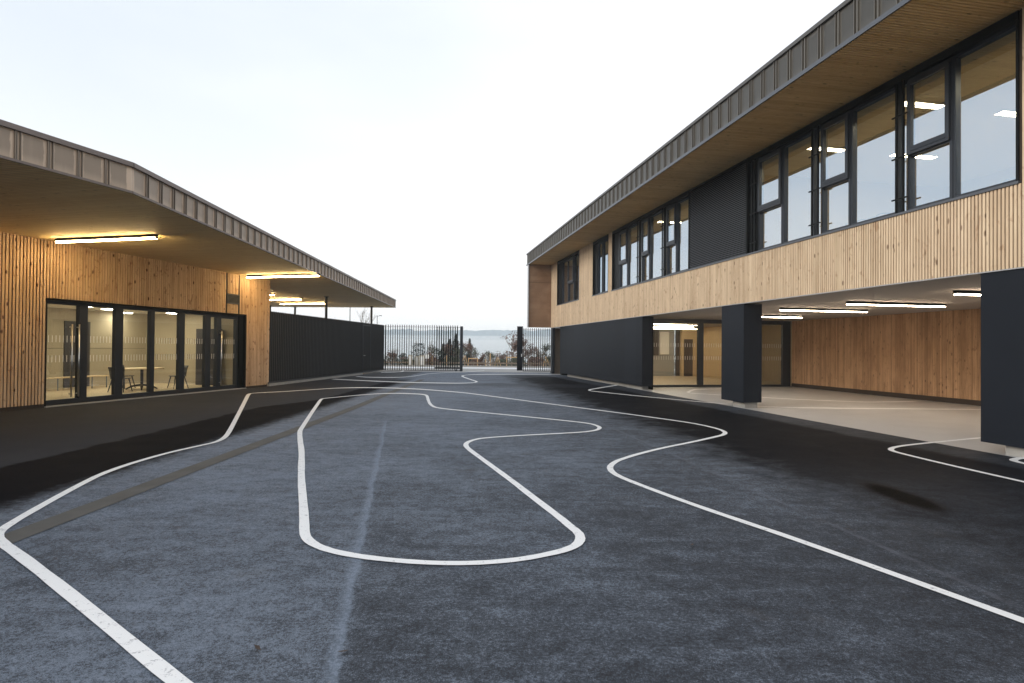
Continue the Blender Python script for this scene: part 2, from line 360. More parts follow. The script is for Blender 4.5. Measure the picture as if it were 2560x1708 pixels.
# frames of the two buildings: s along the facade away from the camera, v into the building
ORr = Vector((9.06, 0, 0)); DR = Vector((-.1838, .98296, 0)); RZR = math.atan2(DR.y, DR.x)
OLl = Vector((-11.585, 13.35, 0)); DL = Vector((.2364, .9717, 0)); RZL = math.atan2(DL.y, DL.x)
def Rw(s, v, z=0): return ORr + DR*s + Vector((DR.y, -DR.x, 0))*v + Vector((0, 0, z))
def Lw(s, v, z=0): return OLl + DL*s + Vector((-DL.y, DL.x, 0))*v + Vector((0, 0, z))
def toL(x, y):
    d = Vector((x, y, 0)) - OLl
    return d.dot(DL), d.dot(Vector((-DL.y, DL.x, 0)))

# ================================================================= GROUND
g = MB(); g.quad((-40, -8, 0), (22, -8, 0), (22, 37.3, 0), (-40, 37.3, 0))
tag(g.build('courtyard_asphalt', 'asphalt'), kind='structure')
g = MB(); g.quad((-40, 37.3, .0), (22, 37.3, .0), (22, 43.6, -.02), (-40, 43.6, -.02))
tag(g.build('concrete_apron', 'apron'), kind='structure')
g = MB(); g.quad((-60, 43.6, -.01), (40, 43.6, -.01), (40, 47.6, -.03), (-60, 47.6, -.03))
tag(g.build('road', 'road'), kind='structure')
g = MB(); g.box(-60, 40, 47.6, 47.75, -.05, .09)
tag(g.build('kerb', 'concrete'), kind='structure')
def terr_z(x, y):
    if y < 47: return -.06
    if y < 52: return -.02 - (y-47)*.01
    z = -.07 - (y-52)*.085
    if y > 150: z = -8.4 - (y-150)*.10
    return max(z, -32) if y < 1000 else -32
g = MB(); ys = [-60, -20, 10, 30, 44, 47.7, 50, 52, 55, 60, 70, 85, 110, 150, 220, 320, 420, 700, 1000, 1600, 2600]; xs = [-2200, -700, -200, -80, -40, -15, 0, 15, 40, 80, 200, 700, 2200]
vs = [(x, y, terr_z(x, y)) for y in ys for x in xs]; nx = len(xs)
g.add(vs, [(j*nx+i, j*nx+i+1, (j+1)*nx+i+1, (j+1)*nx+i) for j in range(len(ys)-1) for i in range(nx-1)])
tag(g.build('ground', 'field', fixn=False), kind='structure')
# wooded ridge across the valley
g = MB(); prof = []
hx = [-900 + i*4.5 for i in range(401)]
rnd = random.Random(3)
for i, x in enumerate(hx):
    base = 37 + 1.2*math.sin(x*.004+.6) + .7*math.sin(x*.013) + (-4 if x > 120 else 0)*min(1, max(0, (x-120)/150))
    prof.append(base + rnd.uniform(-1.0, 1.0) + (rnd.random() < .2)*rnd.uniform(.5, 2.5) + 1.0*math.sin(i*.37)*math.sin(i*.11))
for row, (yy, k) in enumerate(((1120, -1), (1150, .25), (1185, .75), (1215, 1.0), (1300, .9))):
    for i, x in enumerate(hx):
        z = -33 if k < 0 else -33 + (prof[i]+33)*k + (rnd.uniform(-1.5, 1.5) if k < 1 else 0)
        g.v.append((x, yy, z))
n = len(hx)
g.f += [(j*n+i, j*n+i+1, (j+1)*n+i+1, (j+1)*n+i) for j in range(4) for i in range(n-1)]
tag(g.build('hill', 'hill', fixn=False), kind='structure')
# undercroft floor
g = MB(True); g.quad((-3, 0, .004), (24.25, 0, .004), (24.25, 7.6, .004), (-3, 7.6, .004))
o = g.build('undercroft_floor', 'floor_grey'); o.location = ORr; o.rotation_euler = (0, 0, RZR); tag(o, kind='structure')
# drain channel
g = MB(); N = 60
for i in range(N):
    y0 = -2 + 30.2*i/N; y1 = -2 + 30.2*(i+1)/N
    def xl(y): return -4.10 - max(0, y-15)*.022
    g.quad((xl(y0), y0, .005), (xl(y0)+.25, y0, .005), (xl(y1)+.25, y1, .005), (xl(y1), y1, .005))
tag(g.build('drain_channel', 'drain'), kind='structure')
# painted lines
LINES = {
 'outer':[(-1.133,2.433),(-1.505,2.707),(-2.428,3.435),(-3.271,4.088),(-3.727,4.432),(-3.919,4.571),(-4.085,4.711),(-4.182,4.841),(-4.242,4.968),(-4.365,5.307),(-4.682,6.32),(-4.924,7.237),(-4.925,8.353),(-4.767,9.117),(-4.695,9.431),(-4.798,9.931),(-5.147,10.832),(-6.741,14.781),(-8.32,18.673),(-8.444,19.154),(-7.648,19.953),(-6.408,21.978),(-5.078,22.312),(-3.448,21.762),(-1.625,20.187),(0.956,16.532),(2.755,14.024),(3.743,12.513),(3.941,11.98),(4.043,11.486),(4.025,11.156),(3.968,10.943),(3.851,10.734),(3.725,10.581),(2.987,9.823),(2.36,9.241),(1.84,8.66),(1.594,8.335),(1.465,8.152),(1.355,7.922),(1.287,7.707),(1.265,7.456),(1.295,7.224),(1.389,6.924),(1.623,6.342),(1.875,5.766),(2.176,5.158),(2.285,4.942),(2.621,4.196),(2.958,3.41),(3.105,3.056)],
 'loop':[(-5.551,17.212),(-5.55,17.485),(-4.553,19.27),(-3.801,19.7),(-3.079,19.441),(-2.798,19.141),(-2.666,18.677),(-2.503,17.666),(-2.283,16.399),(-2.111,15.618),(-1.906,15.012),(-1.155,14.407),(0.312,13.289),(1.372,12.444),(1.613,12.165),(1.714,11.896),(1.741,11.592),(1.68,11.332),(1.575,11.133),(1.293,10.878),(0.249,10.466),(-0.458,10.122),(-0.64,9.869),(-0.714,9.615),(-0.724,9.376),(-0.665,9.044),(-0.363,8.08),(0.05,6.754),(0.157,6.376),(0.474,5.321),(0.51,5.167),(0.562,4.999),(0.576,4.893),(0.566,4.771),(0.519,4.645),(0.446,4.56),(0.373,4.495),(0.111,4.336),(-0.184,4.248),(-0.475,4.23),(-0.773,4.265),(-1.089,4.347),(-1.323,4.451),(-1.468,4.554),(-1.573,4.664),(-1.649,4.779),(-1.709,4.912),(-1.859,5.336),(-2.142,6.094),(-2.404,6.792),(-2.668,7.531),(-3.046,8.61),(-3.482,9.748),(-3.832,10.708),(-3.916,11.02),(-4.553,13.412)],
 'back_long':[(-8.016,30.555),(-7.285,29.688),(-5.743,29.725),(-5.206,31.08),(-4.848,34.284),(-4.228,35.799),(-2.983,36.898),(-1.829,39.496)],
 'back_hook':[(-8.388,27.751),(-7.066,26.94),(-4.997,25.875),(-3.438,25.491),(-2.222,25.414),(-1.732,25.809),(-1.582,26.222),(-1.575,26.847),(-2.022,28.651),(-2.54,30.926),(-2.693,32.001),(-2.661,32.66),(-2.471,33.377),(-1.74,34.131),(0.963,34.886),(3.231,35.131)],
 'short':[(-7.833,35.427),(-7.13,35.754),(-6.842,36.413),(-6.9,37.461),(-7.039,38.283)],
 'right_mid':[(4.831,25.774),(3.079,22.497),(2.925,22.134),(2.863,21.834),(2.89,21.533),(3.063,21.219),(3.997,19.676),(5.422,17.66),(6.136,16.774),(6.762,16.156),(7.769,15.9),(10.343,15.885),(12.612,15.874),(14.239,15.911)],
 'under':[(9.186,23.745),(8.252,23.391),(7.274,23.038),(7.04,22.787),(6.415,21.469),(6.312,21.074),(6.401,20.806),(7.132,20.164),(8.199,19.238),(9.079,18.584),(10.286,18.051),(10.662,17.861),(11.212,17.968),(12.446,18.225)],
 'right_near':[(9.669,11.142),(8.452,10.644),(6.981,9.963),(6.469,9.711),(6.174,9.519),(6.01,9.36),(5.923,9.209),(5.9,9.032),(5.918,8.732),(5.969,8.12),(6.121,7.053),(6.268,6.125)],
 'corner':[(8.629,8.965),(7.535,8.683),(7.329,8.58),(7.2,8.482),(7.142,8.36),(7.139,8.131),(7.143,7.421)],
}
def smooth_line(p, closed):
    for _ in range(2):
        q = []
        m = len(p)
        rng = range(m) if closed else range(m-1)
        for i in rng:
            a, b = Vector(p[i]), Vector(p[(i+1) % m]); L = (b-a).length
            k = min(.25, .35/max(L, .01))
            q += [tuple(a.lerp(b, k)), tuple(a.lerp(b, 1-k))]
        if not closed: q = [p[0]] + q[1:-1] + [p[-1]]
        p = q
    return p
def ribbon(p, wd, z, closed):
    g = MB(); m = len(p); vs = []; rr = random.Random(len(p))
    for i in range(m):
        a = Vector(p[(i-1) % m] if closed or i else p[0]); b = Vector(p[(i+1) % m] if closed or i < m-1 else p[-1])
        d = (b-a).normalized(); nn = Vector((-d.y, d.x)); c = Vector(p[i]); h = wd/2*(1+rr.uniform(-.05, .05))
        hy = max(h, .5*1.9*c.y**2/2286*(1 if c.y < 24 else 24/c.y)) 
        vs += [(c.x+nn.x*h, c.y+nn.y*hy, z), (c.x-nn.x*h, c.y-nn.y*hy, z)]
    k = m if closed else m-1
    g.add(vs, [(2*i, 2*i+1, (2*((i+1) % m))+1, 2*((i+1) % m)) for i in range(k)])
    return g
for key, p in LINES.items():
    cl = key == 'loop'
    wd = {'short': .10, 'back_long': .095, 'back_hook': .11, 'corner': .10}.get(key, .082)
    tag(ribbon(smooth_line(p, cl), wd, .0085, cl).build('painted_line', 'paint'), kind='structure')

# ================================================================= RIGHT BUILDING
SFAR, SNEAR = 36.4, -3.0
RB = thing('school_building', 'two-storey timber-clad school building with long upper windows over an open undercroft', 'building', ORr, RZR)
def slats(mb, s0, s1, v, z0, z1, pitch=.06, wdt=.041, dep=.024):
    k = math.ceil(s0/pitch)
    while k*pitch + wdt <= s1:
        a = k*pitch; mb.box(a+.003, a+wdt, v-dep, v, z0, z1); k += 1
ZB, ZS, ZT = 2.8, 4.06, 6.6           # facade bottom, sill, soffit
mb = MB(True)
slats(mb, SNEAR, SFAR, 0, ZB, ZS-.03)
piers = [(34.98, SFAR), (28.45, 30.67), (25.85, 26.36), (SNEAR, 8.8)]
for a, b in piers: slats(mb, a, b, 0, ZS-.03, ZT)
mb.build('timber_cladding', 'wood_r', RB)
mb = MB(True); mb.box(SNEAR, SFAR, .002, .2, ZB+.01, ZS-.035)
for a, b in piers: mb.box(a, b, .002, .2, ZS-.035, ZT-.002)
mb.build('wall_backing', 'dark_wood', RB)
mb = MB(True); mb.box(SNEAR, SFAR, -.028, .05, ZB-.02, ZB-.002); mb.build('drip_edge', 'edge_metal', RB)
# far end: projecting fin from facade to eave
def ve(s): return -1.90 + .0129*s
mb = MB(True)
k = 0
vv = ve(SFAR) + .06
while vv + .043 < 0:
    mb.box(SFAR-.024, SFAR, vv, vv+.043, ZB, ZT); vv += .06
mb.build('end_fin_cladding', 'wood_fin', RB)
mb = MB(True); mb.box(SFAR+.002, SFAR+.16, ve(SFAR)+.02, 9.5, ZB, ZT); mb.build('end_wall', 'dark_wood', RB)
mb = MB(True); mb.box(SFAR-.06, SFAR+.18, ve(SFAR)-.03, ve(SFAR)+.02, ZB, ZT); mb.build('fin_edge', 'edge_metal', RB)
# soffit
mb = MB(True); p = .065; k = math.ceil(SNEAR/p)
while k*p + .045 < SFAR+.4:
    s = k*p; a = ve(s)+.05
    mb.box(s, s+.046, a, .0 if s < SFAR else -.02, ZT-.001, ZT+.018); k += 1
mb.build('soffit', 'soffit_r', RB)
mb = MB(True); mb.add([(SNEAR, ve(SNEAR)+.03, ZT+.035), (SFAR+.45, ve(SFAR)+.03, ZT+.035), (SFAR+.45, 9.5, ZT+.035), (SNEAR, 9.5, ZT+.035)], [(0, 1, 2, 3)])
mb.build('soffit_backing', 'dark_wood', RB)
# roof + standing-seam fascia
SE = SFAR+.5; ZF = 7.3
mb = MB(True); mb.add([(SNEAR, ve(SNEAR)+.06, ZF-.06), (SE-.04, ve(SE)+.06, ZF-.06), (SE-.04, 9.5, ZF-.06), (SNEAR, 9.5, ZF-.06)], [(0, 1, 2, 3)])
roof = mb.build('roof', 'cap_r', RB)
def seam_fascia(mbp, mbs, mbc, A, B, z0, z1, pitch, inward, start=0, rib=.03, gap=.075, cap=.075, lip=.05):
    A = Vector(A); B = Vector(B); d = (B-A).normalized(); L = (B-A).length
    nin = Vector(inward).normalized()
    def P3(t, off, z): q = A + d*t + nin*off; return (q.x, q.y, z)
    def bx(m, t0, t1, o0, o1, za, zb):
        m.add([P3(t, o, z) for z in (za, zb) for o in (o0, o1) for t in (t0, t1)],
              [(0, 2, 3, 1), (4, 5, 7, 6), (0, 1, 5, 4), (2, 6, 7, 3), (0, 4, 6, 2), (1, 3, 7, 5)])
    bx(mbp, 0, L, .003, .04, z0+.02, z1-.02)
    t = start - pitch
    while t < L:
        a_, b_ = max(t+gap+.012, 0), min(t+pitch, L)
        if b_ > a_:
            i0 = len(mbp.v); mbp.add([P3(a_, 0, z0+.02), P3(b_, 0, z0+.02), P3(b_, 0, z1-.02), P3(a_, 0, z1-.02)], [(0, 1, 2, 3)])
            k0, k1 = (a_-t-gap)/(pitch-gap), (b_-t-gap)/(pitch-gap)
            for j, q in enumerate([(k0, 0, 0), (k1, 0, 0), (k1, 1, 0), (k0, 1, 0)]): mbp.uv[i0+j] = q
        t += pitch
    t = start; mbs.mi = 1
    while t < L-.05:
        bx(mbs, t, t+.012, -rib, 0, z0+.03, z1-cap)
        bx(mbs, t+gap, t+gap+.012, -rib, 0, z0+.03, z1-cap)
        bx(mbs, t+gap*.5-.006, t+gap*.5+.006, -rib*.5, 0, z0+.03, z1-cap)
        t += pitch
    mbs.mi = 0
    bx(mbc, -.0, L, -lip, .06, z1-cap+.001, z1)
    bx(mbc, -.0, L, -lip+.012, .0, z0-.012, z0+.024)
mp, mc = MB(True), MB(True); ms = mp
seam_fascia(mp, ms, mc, (SNEAR, ve(SNEAR)), (SE, ve(SE)), ZT, ZF, .425, (0, 1), start=.12)
seam_fascia(mp, ms, mc, (SE, ve(SE)), (SE, 9.5), ZT, ZF, .425, (-1, 0), start=.3)
fa = mp.build('fascia', ['fascia_r', 'seam_r'], RB); mc.build('fascia_trim', 'cap_r', fa)
# light drip flashing along the eave
mb = MB(True)
a0, a1 = ve(SNEAR), ve(SE)
mb.add([(SNEAR, a0-.055, ZT-.045), (SE, a1-.055, ZT-.045), (SE, a1-.035, ZT-.045), (SNEAR, a0-.035, ZT-.045),
        (SNEAR, a0-.055, ZT+.03), (SE, a1-.055, ZT+.03), (SE, a1-.035, ZT+.03), (SNEAR, a0-.035, ZT+.03)],
       [(0, 1, 2, 3), (4, 5, 6, 7), (0, 1, 5, 4), (2, 3, 7, 6), (0, 3, 7, 4), (1, 2, 6, 5)])
mb.build('eave_flashing', 'sill', fa)
# back of building and end closure
mb = MB(True); mb.box(SNEAR, SFAR, 9.4, 9.6, 0, ZF-.1); mb.build('rear_wall', 'plaster', RB)
# ---- windows
def bars(mb, rects, v0, v1):
    for (a, b, c, d) in rects: mb.box(a, b, v0, v1, c, d)
def tall_win(s0, s1, z0=ZS+.03, z1=6.47):
    mb = MB(True); t = .045
    bars(mb, [(s0, s0+t, z0, z1), (s1-t, s1, z0, z1), (s0+t, s1-t, z0, z0+t), (s0+t, s1-t, z1-t, z1)], .07, .17)
    f = mb.build('window', 'frame', RB)
    g = MB(True); g.quad((s0+t, .125, z0+t), (s1-t, .125, z0+t), (s1-t, .125, z1-t), (s0+t, .125, z1-t)); g.build('pane', 'glass_up', f)
    return f
def sash_win(s0, s1, z0=ZS+.03, z1=6.47, ztr=5.08):
    mb = MB(True); t = .055
    bars(mb, [(s0, s0+t, z0, z1), (s1-t, s1, z0, z1), (s0+t, s1-t, z0, z0+.045), (s0+t, s1-t, z1-.09, z1), (s0+t, s1-t, ztr-.02, ztr+.02)], .06, .17)
    f = mb.build('window', 'frame', RB)
    mb = MB(True); q = .075; a, b, c, d = s0+.03, s1-.03, ztr+.005, z1-.06
    bars(mb, [(a, a+q, c, d), (b-q, b, c, d), (a+q, b-q, c, c+.14), (a+q, b-q, d-q, d)], .015, .075)
    mb.box(a+q, b-q, .004, .014, c+.055, c+.075)
    mb.build('sash', 'frame', f)
    g = MB(True); g.quad((a+q, .05, c+.14), (b-q, .05, c+.14), (b-q, .05, d-q), (a+q, .05, d-q))
    g.quad((s0+t, .125, z0+.045), (s1-t, .125, z0+.045), (s1-t, .125, ztr-.02), (s0+t, .125, ztr-.02)); g.build('pane', 'glass_up', f)
    return f
def rail_pair(s0, s1):
    mb = MB(True)
    for s in (s0, s1): mb.box(s-.016, s+.016, -.015, .02, ZS+.02, 6.5)
    for z in (4.33, 5.08, 5.85): mb.box(s0-.10, s1+.08, -.03, -.005, z-.012, z+.012)
    mb.build('guide_rail', 'black', RB)
# D group (near) and C group
for (a, b, kind) in [(8.84, 9.93, 't'), (9.93, 10.82, 's'), (11.03, 12.2, 't'), (12.2, 13.05, 's'), (13.29, 14.38, 't'), (14.38, 15.36, 's'),
                     (18.98, 19.96, 't'), (19.96, 20.7, 's'), (20.95, 22.12, 't'), (22.12, 22.85, 's'), (23.15, 24.3, 't'), (24.3, 25.2, 's'),
                     (31.0, 31.9, 't'), (31.9, 33.0, 's'), (33.05, 34.2, 't'), (26.5, 27.3, 't'), (27.4, 28.0, 't')]:
    (tall_win if kind == 't' else sash_win)(a, b)
for a, b in [(10.85, 11.0), (13.08, 13.27), (20.73, 20.92), (22.88, 23.12), (15.42, 15.55), (31.2, 31.35)]: rail_pair(a, b)
for a, b in [(10.82, 11.03), (13.05, 13.29), (20.7, 20.95), (22.85, 23.15)]:
    g = MB(True); g.quad((a, .125, ZS+.04), (b, .125, ZS+.04), (b, .125, 6.47), (a, .125, 6.47)); g.build('side_pane', 'glass_up', RB)
for a, b, j0, j1 in [(8.8, 15.75, 8.84, 15.36), (18.96, 25.85, 18.98, 25.2), (26.36, 28.45, 26.4, 28.0), (30.67, 34.98, 31.0, 34.2)]:
    mb = MB(True); mb.box(a, b, -.03, .18, 6.47, ZT-.004); mb.box(a, j0, -.02 if j0-a < .05 else .05, .18, ZS, 6.47); mb.box(j1, b, .05, .18, ZS, 6.47); mb.box(b-.02, b+.02, -.028, .05, ZS, 6.47)
    mb.build('window_surround', 'black', RB)
mb = MB(True)
for a, b in [(8.78, 25.9), (26.33, 28.5), (30.64, 35.02)]: mb.box(a, b, -.05, .06, ZS-.03, ZS+.01)
mb.build('sill', 'sill', RB)
# louvre bay
mb = MB(True); z = ZS+.03
while z < 6.52:
    mb.add([(15.8, -.005, z), (18.93, -.005, z), (18.93, .05, z+.036), (15.8, .05, z+.036), (15.8, -.005, z+.010), (18.93, -.005, z+.010), (18.93, .05, z+.046), (15.8, .05, z+.046)],
           [(0, 1, 2, 3), (4, 5, 6, 7), (0, 1, 5, 4), (1, 2, 6, 5), (2, 3, 7, 6), (3, 0, 4, 7)])
    z += .052
mb.build('louvre', 'sill', RB)
mb = MB(True); mb.box(15.77, 18.96, .06, .15, ZS, ZT-.004); mb.box(15.77, 15.8, -.02, .06, ZS, ZT-.004); mb.box(18.93, 18.96, -.02, .06, ZS, ZT-.004); mb.box(15.8, 18.93, -.02, .06, 6.52, ZT-.004)
mb.build('louvre_frame', 'black', RB)
# upper rooms
mb = MB(True); mb.quad((SNEAR, .2, 3.35), (SFAR, .2, 3.35), (SFAR, 7, 3.35), (SNEAR, 7, 3.35)); mb.build('upper_floor', 'floor_in', RB)
mb = MB(True); mb.box(SNEAR, SFAR, .2, 7, 6.46, 6.55); mb.build('upper_ceiling', 'ceil_white', RB)
mb = MB(True); mb.box(SNEAR, SFAR, 7, 7.1, 3.3, 6.5)
for s in (4, 16.6, 25.95, 28.6, 35.5): mb.box(s, s+.12, .2, 7, 3.3, 6.5)
mb.build('upper_walls', 'plaster', RB)
mb = MB(True)
for a, b in ((8.8, 15.7), (19, 25.2)): mb.box(a, b, .18, .42, 6.28, 6.46)
mb.build('blind_box', 'ply_board', RB)
# undercroft: ceiling, rear cladding
mb = MB(True); mb.box(SNEAR, SFAR, .06, 9.4, ZB+.001, ZB+.2); mb.build('undercroft_ceiling', 'ceil_grey', RB)
mb = MB(True); slats(mb, SNEAR, 24.2, 7.45, .16, ZB); mb.build('undercroft_cladding', 'wood_back', RB)
mb = MB(True); mb.box(SNEAR, 24.2, 7.452, 7.6, .0, ZB); mb.box(SNEAR, 24.2, 7.44, 7.46, .0, .14); mb.build('undercroft_wall', 'dark_wood', RB)
# dark panelled block
mb = MB(True); mb.box(22.6, 33.4, 0, .40, .15, ZB-.022); mb.build('panelled_block', 'panel', RB)
mb = MB(True); mb.box(22.63, 33.4, .402, .46, .02, ZB-.022); mb.build('block_return', 'black', RB)
mb = MB(True); mb.box(22.9, 33.2, .12, .38, 0, .149); mb.build('block_plinth', 'concrete', RB)
mb = MB(True); mb.box(33.402, 34.7, .10, .5, .12, ZB-.022); mb.build('side_panel', 'panel', RB)
mb = MB(True); mb.box(34.2, SFAR, .75, .85, 0, ZB-.022); mb.build('niche_wall', 'timber_grey', RB)
mb = MB(True); mb.box(SFAR-.2, SFAR-.1, .1, .75, 0, ZB-.022); mb.build('niche_end', 'timber_grey', RB)
mb = MB(True); mb.box(34.75, 35.15, .25, .7, .02, 1.25); mb.build('niche_cabinet', 'black', RB)
mb = MB(True); mb.box(35.9, 36.3, -.05, .1, .02, ZB-.022); mb.build('corner_post', 'frame', RB)
# pillars
def pillar(s0, s1, vd, b0, b1):
    mb = MB(True); mb.box(s0, s1, 0, vd, .155, ZB-.022); pl = mb.build('pillar', 'panel', RB)
    mb = MB(True); mb.box(b0, b1, .09, vd-.07, 0, .154); mb.build('pillar_base', 'concrete', pl)
pillar(15.9, 17.0, .53, 15.98, 16.55)
pillar(7.2, 9.39, .60, 7.3, 9.08)
# glazed wall of the hall (across the undercroft at s = 24.25)
GW = 24.25
mb = MB(True)
for v0, v1 in [(.46, .54), (3.16, 3.40), (5.2, 5.35), (7.05, 7.43)]: mb.box(GW, GW+.12, v0, v1, 0, ZB)
mb.box(GW-.01, GW+.13, .54, 7.05, 0, .09); mb.box(GW-.01, GW+.13, .54, 7.05, ZB-.16, ZB)
fr = mb.build('glazed_wall', 'frame', RB)
for v0, v1 in [(.54, 3.16), (3.40, 5.2), (5.35, 7.05)]:
    g = MB(True); g.quad((GW+.05, v0, .09), (GW+.05, v1, .09), (GW+.05, v1, ZB-.16), (GW+.05, v0, ZB-.16))
    g.mi = 1; v = v0+.06
    while v < v1-.05:
        for z0, z1 in ((1.12, 1.28), (1.65, 1.81)): g.quad((GW+.045, v, z0), (GW+.045, v+.018, z0), (GW+.045, v+.018, z1), (GW+.045, v, z1))
        v += .105
    g.build('pane', ['glass', 'white'], fr)
# hall interior
mb = MB(True); mb.quad((GW+.13, .46, .012), (34, .46, .012), (34, 9.4, .012), (GW+.13, 9.4, .012)); mb.build('hall_floor', 'floor_in', RB)
mb = MB(True); mb.box(33.6, 33.7, .46, 6.66, 0, ZB); mb.build('hall_end_wall', 'grey_wall', RB)
mb = MB(True); mb.box(33.5, 33.6, 5.72, 6.28, 1.25, 2.55); hw = mb.build('hall_window', 'white', RB)
mb = MB(True); mb.box(33.45, 33.55, 5.35, 5.62, 1.2, 2.7); mb.build('hall_notice_board', 'dark_door', RB)
mb = MB(True); mb.box(33.4, 33.5, 6.66, 7.05, 0, 2.72); mb.build('hall_dark_panel', 'dark_door', RB)
mb = MB(True); mb.box(33.2, 33.4, 6.9, 9.4, 0, ZB); mb.box(29.9, 33.2, 7.95, 8.05, 0, ZB); mb.box(29.9, 30.0, 8.05, 9.4, 0, ZB); mb.build('hall_ply_wall', 'ply', RB)
for a_ in ((33.15, 33.198, 7.05, 7.58, .02, 2.14), (29.86, 29.898, 8.9, 9.3, .02, 2.2)): MB(True).box(*a_).build('hall_door', 'dark_door', RB)
mb = MB(True); mb.box(GW+.14, 33.6, .462, .50, 0, ZB); mb.build('hall_front_wall', 'plaster', RB)
mb = MB(True); mb.box(GW+.13, 33.4, 9.3, 9.4, 0, ZB); mb.build('hall_side_wall', 'ply_board', RB)

def make_tube(mat, low=-.012, half=.036):
    t = thing('linear_light', 'x', 'ceiling light')
    mb = MB(); mb.box(-1.45, 1.45, -.045, .045, .045, .11); mb.box(-1.45, -1.442, -.045, .045, low+.002, .044); mb.build('housing', 'black', t)
    mb = MB(); mb.box(-1.44, 1.44, -half, half, low, .0445); mb.build('diffuser', mat, t)
    return t
t0 = make_tube('tube_low', .022, .030); first = True
for s, v0, lab, L in [(11.8, 2.15, 'undercroft linear light partly hidden behind the near dark pillar', 2.9),
                   (14.7, 2.1, 'undercroft linear light wholly in view before the orange wood wall', 2.9),
                   (17.15, 1.95, 'undercroft linear light just right of the free-standing pillar, fully visible, farther one', 2.9),
                   (20.5, 2.25, 'undercroft linear light partly behind the free-standing pillar, before the hall glazing', 2.9)]:
    c = Rw(s, v0+1.45, ZB-.112)
    if first: o = t0; o.location = c; o.rotation_euler = (0, 0, RZR+PI/2); o['label'] = lab; first = False
    else: o = dup(t0, c, RZR+PI/2, lab)
    o['group'] = 'linear lights under the undercroft ceiling'
th = None
for s, v0, lab in [(26.6, .95, 'linear light inside the glazed hall, nearest of the three to the glazing'), (29.3, 2.7, 'linear light inside the glazed hall, middle of the three'), (31.8, 4.4, 'linear light inside the glazed hall, deepest of the three')]:
    if th is None: th = make_tube('tube_hall', .022, .030); o = th; o.location = Rw(s, v0+1.45, 2.64); o.rotation_euler = (0, 0, RZR+PI/2); o['label'] = lab
    else: o = dup(th, Rw(s, v0+1.45, 2.64), RZR+PI/2, lab)
    o['group'] = 'linear lights inside the glazed hall'
# classroom ceiling panels
pl0 = None
names = {9.0: 'nearest the right picture edge', 11.6: 'behind second tall window from right', 14.25: 'behind third tall window from right', 20.2: 'beyond the louvre, nearest window', 22.75: 'beyond the louvre, middle window'}
for s in (9.0, 11.6, 14.25, 20.2, 22.75):
    for v, row in ((1.0, 'by the glass'), (3.6, 'deeper in the room')):
        c = Rw(s, v, 6.44)
        lab = 'upstairs light panel %s, %s' % (names[s], row)
        if pl0 is None:
            pl0 = thing('ceiling_panel_light', lab, 'ceiling light', c, RZR+PI/2, 'flat light panels on the classroom ceilings')
            mb = MB(); mb.box(-.62, .62, -.11, .11, -.02, .018); mb.build('light_frame', 'white', pl0)
            mb = MB(); mb.box(-.60, .60, -.09, .09, -.026, -.0205); mb.build('diffuser', 'panel_light', pl0)
        else: dup(pl0, c, RZR+PI/2, lab)
# classroom tables with chairs set on them
def ctable():
    t = thing('classroom_table', 'x', 'table')
    mb = MB(); mb.box(-.65, .65, -.25, .25, .72, .745); mb.build('tabletop', 'table_top', t)
    for x in (-.6, .6):
        for y in (-.2, .2): MB().tube([(x, y, 0), (x, y, .72)], .018).build('leg', 'chair_blue', t)
    return t
def cchair():                      # upside-down chair, seat resting on the tabletop
    t = thing('classroom_chair', 'x', 'chair')
    MB().box(-.19, .19, -.19, .19, 0, .02).build('seat', 'table_top', t)
    for x in (-.17, .17):
        pts = [(x, -.2, .02)] + [(x, -.2 + .2*(1-math.cos(a)), .40 + .07*math.sin(a)) for a in [PI*i/8 for i in range(9)]] + [(x, .2, .02)]
        MB().tube(pts, .012, 6).build('leg_frame', 'chair_blue', t)
    return t
ct, cc = None, None
for i, (s, v) in enumerate([(9.6, 1.5), (11.5, 1.6), (13.3, 1.5), (10.5, 3.2), (12.6, 3.3), (14.4, 3.2)]):
    nm = ['nearest right edge', 'behind second tall window', 'behind third tall window'][i % 3]
    row = 'by the glass' if i < 3 else 'in back row'
    lab = 'classroom table upstairs %s, %s' % (row, nm)
    if ct is None: ct = ctable(); ct.location = Rw(s, v, 3.35); ct.rotation_euler = (0, 0, RZR); ct['label'] = lab; o = ct
    else: o = dup(ct, Rw(s, v, 3.35), RZR, lab)
    o['group'] = 'tables in the upstairs classroom'
    for j, ds in enumerate((-.33, .33)):
        lab = 'upturned chair, table %s, %s, %s one' % (row, nm, ('near', 'far')[j])
        if cc is None: cc = cchair(); cc.location = Rw(s+ds, v, 3.35+.746); cc.rotation_euler = (0, 0, RZR+.1); cc['label'] = lab; o = cc
        else: o = dup(cc, Rw(s+ds, v, 3.35+.746), RZR+random.uniform(-.3, .3), lab)
        o['group'] = 'chairs upturned on the classroom tables'

# ================================================================= LEFT BUILDING
LB = thing('school_pavilion', 'single-storey timber-clad pavilion with a wide canopy roof and a glazed front', 'building', OLl, RZL)
S0, S1, GZ = -10.0, 9.48, 2.66
OP0, OP1 = 1.02, 8.24
def lslats(mb, s0, s1, z0, z1, pitch=.078, wdt=.054, dep=.026):
    k = math.ceil(s0/pitch)
    while k*pitch + wdt <= s1:
        a = k*pitch; mb.box(a+.003, a+wdt, -dep, 0, z0, z1); k += 1
mb = MB(); lslats(mb, S0, OP0-.01, .09, 4.07); lslats(mb, OP1+.01, S1, .07, 4.07); lslats(mb, OP0-.01, 7.2, GZ+.01, 4.07); lslats(mb, 7.85, OP1+.01, GZ+.01, 4.07)
lslats(mb, 7.2, 7.85, GZ+.01, 3.0); lslats(mb, 7.2, 7.85, 3.35, 4.07)
mb.build('timber_cladding', 'wood_l', LB)
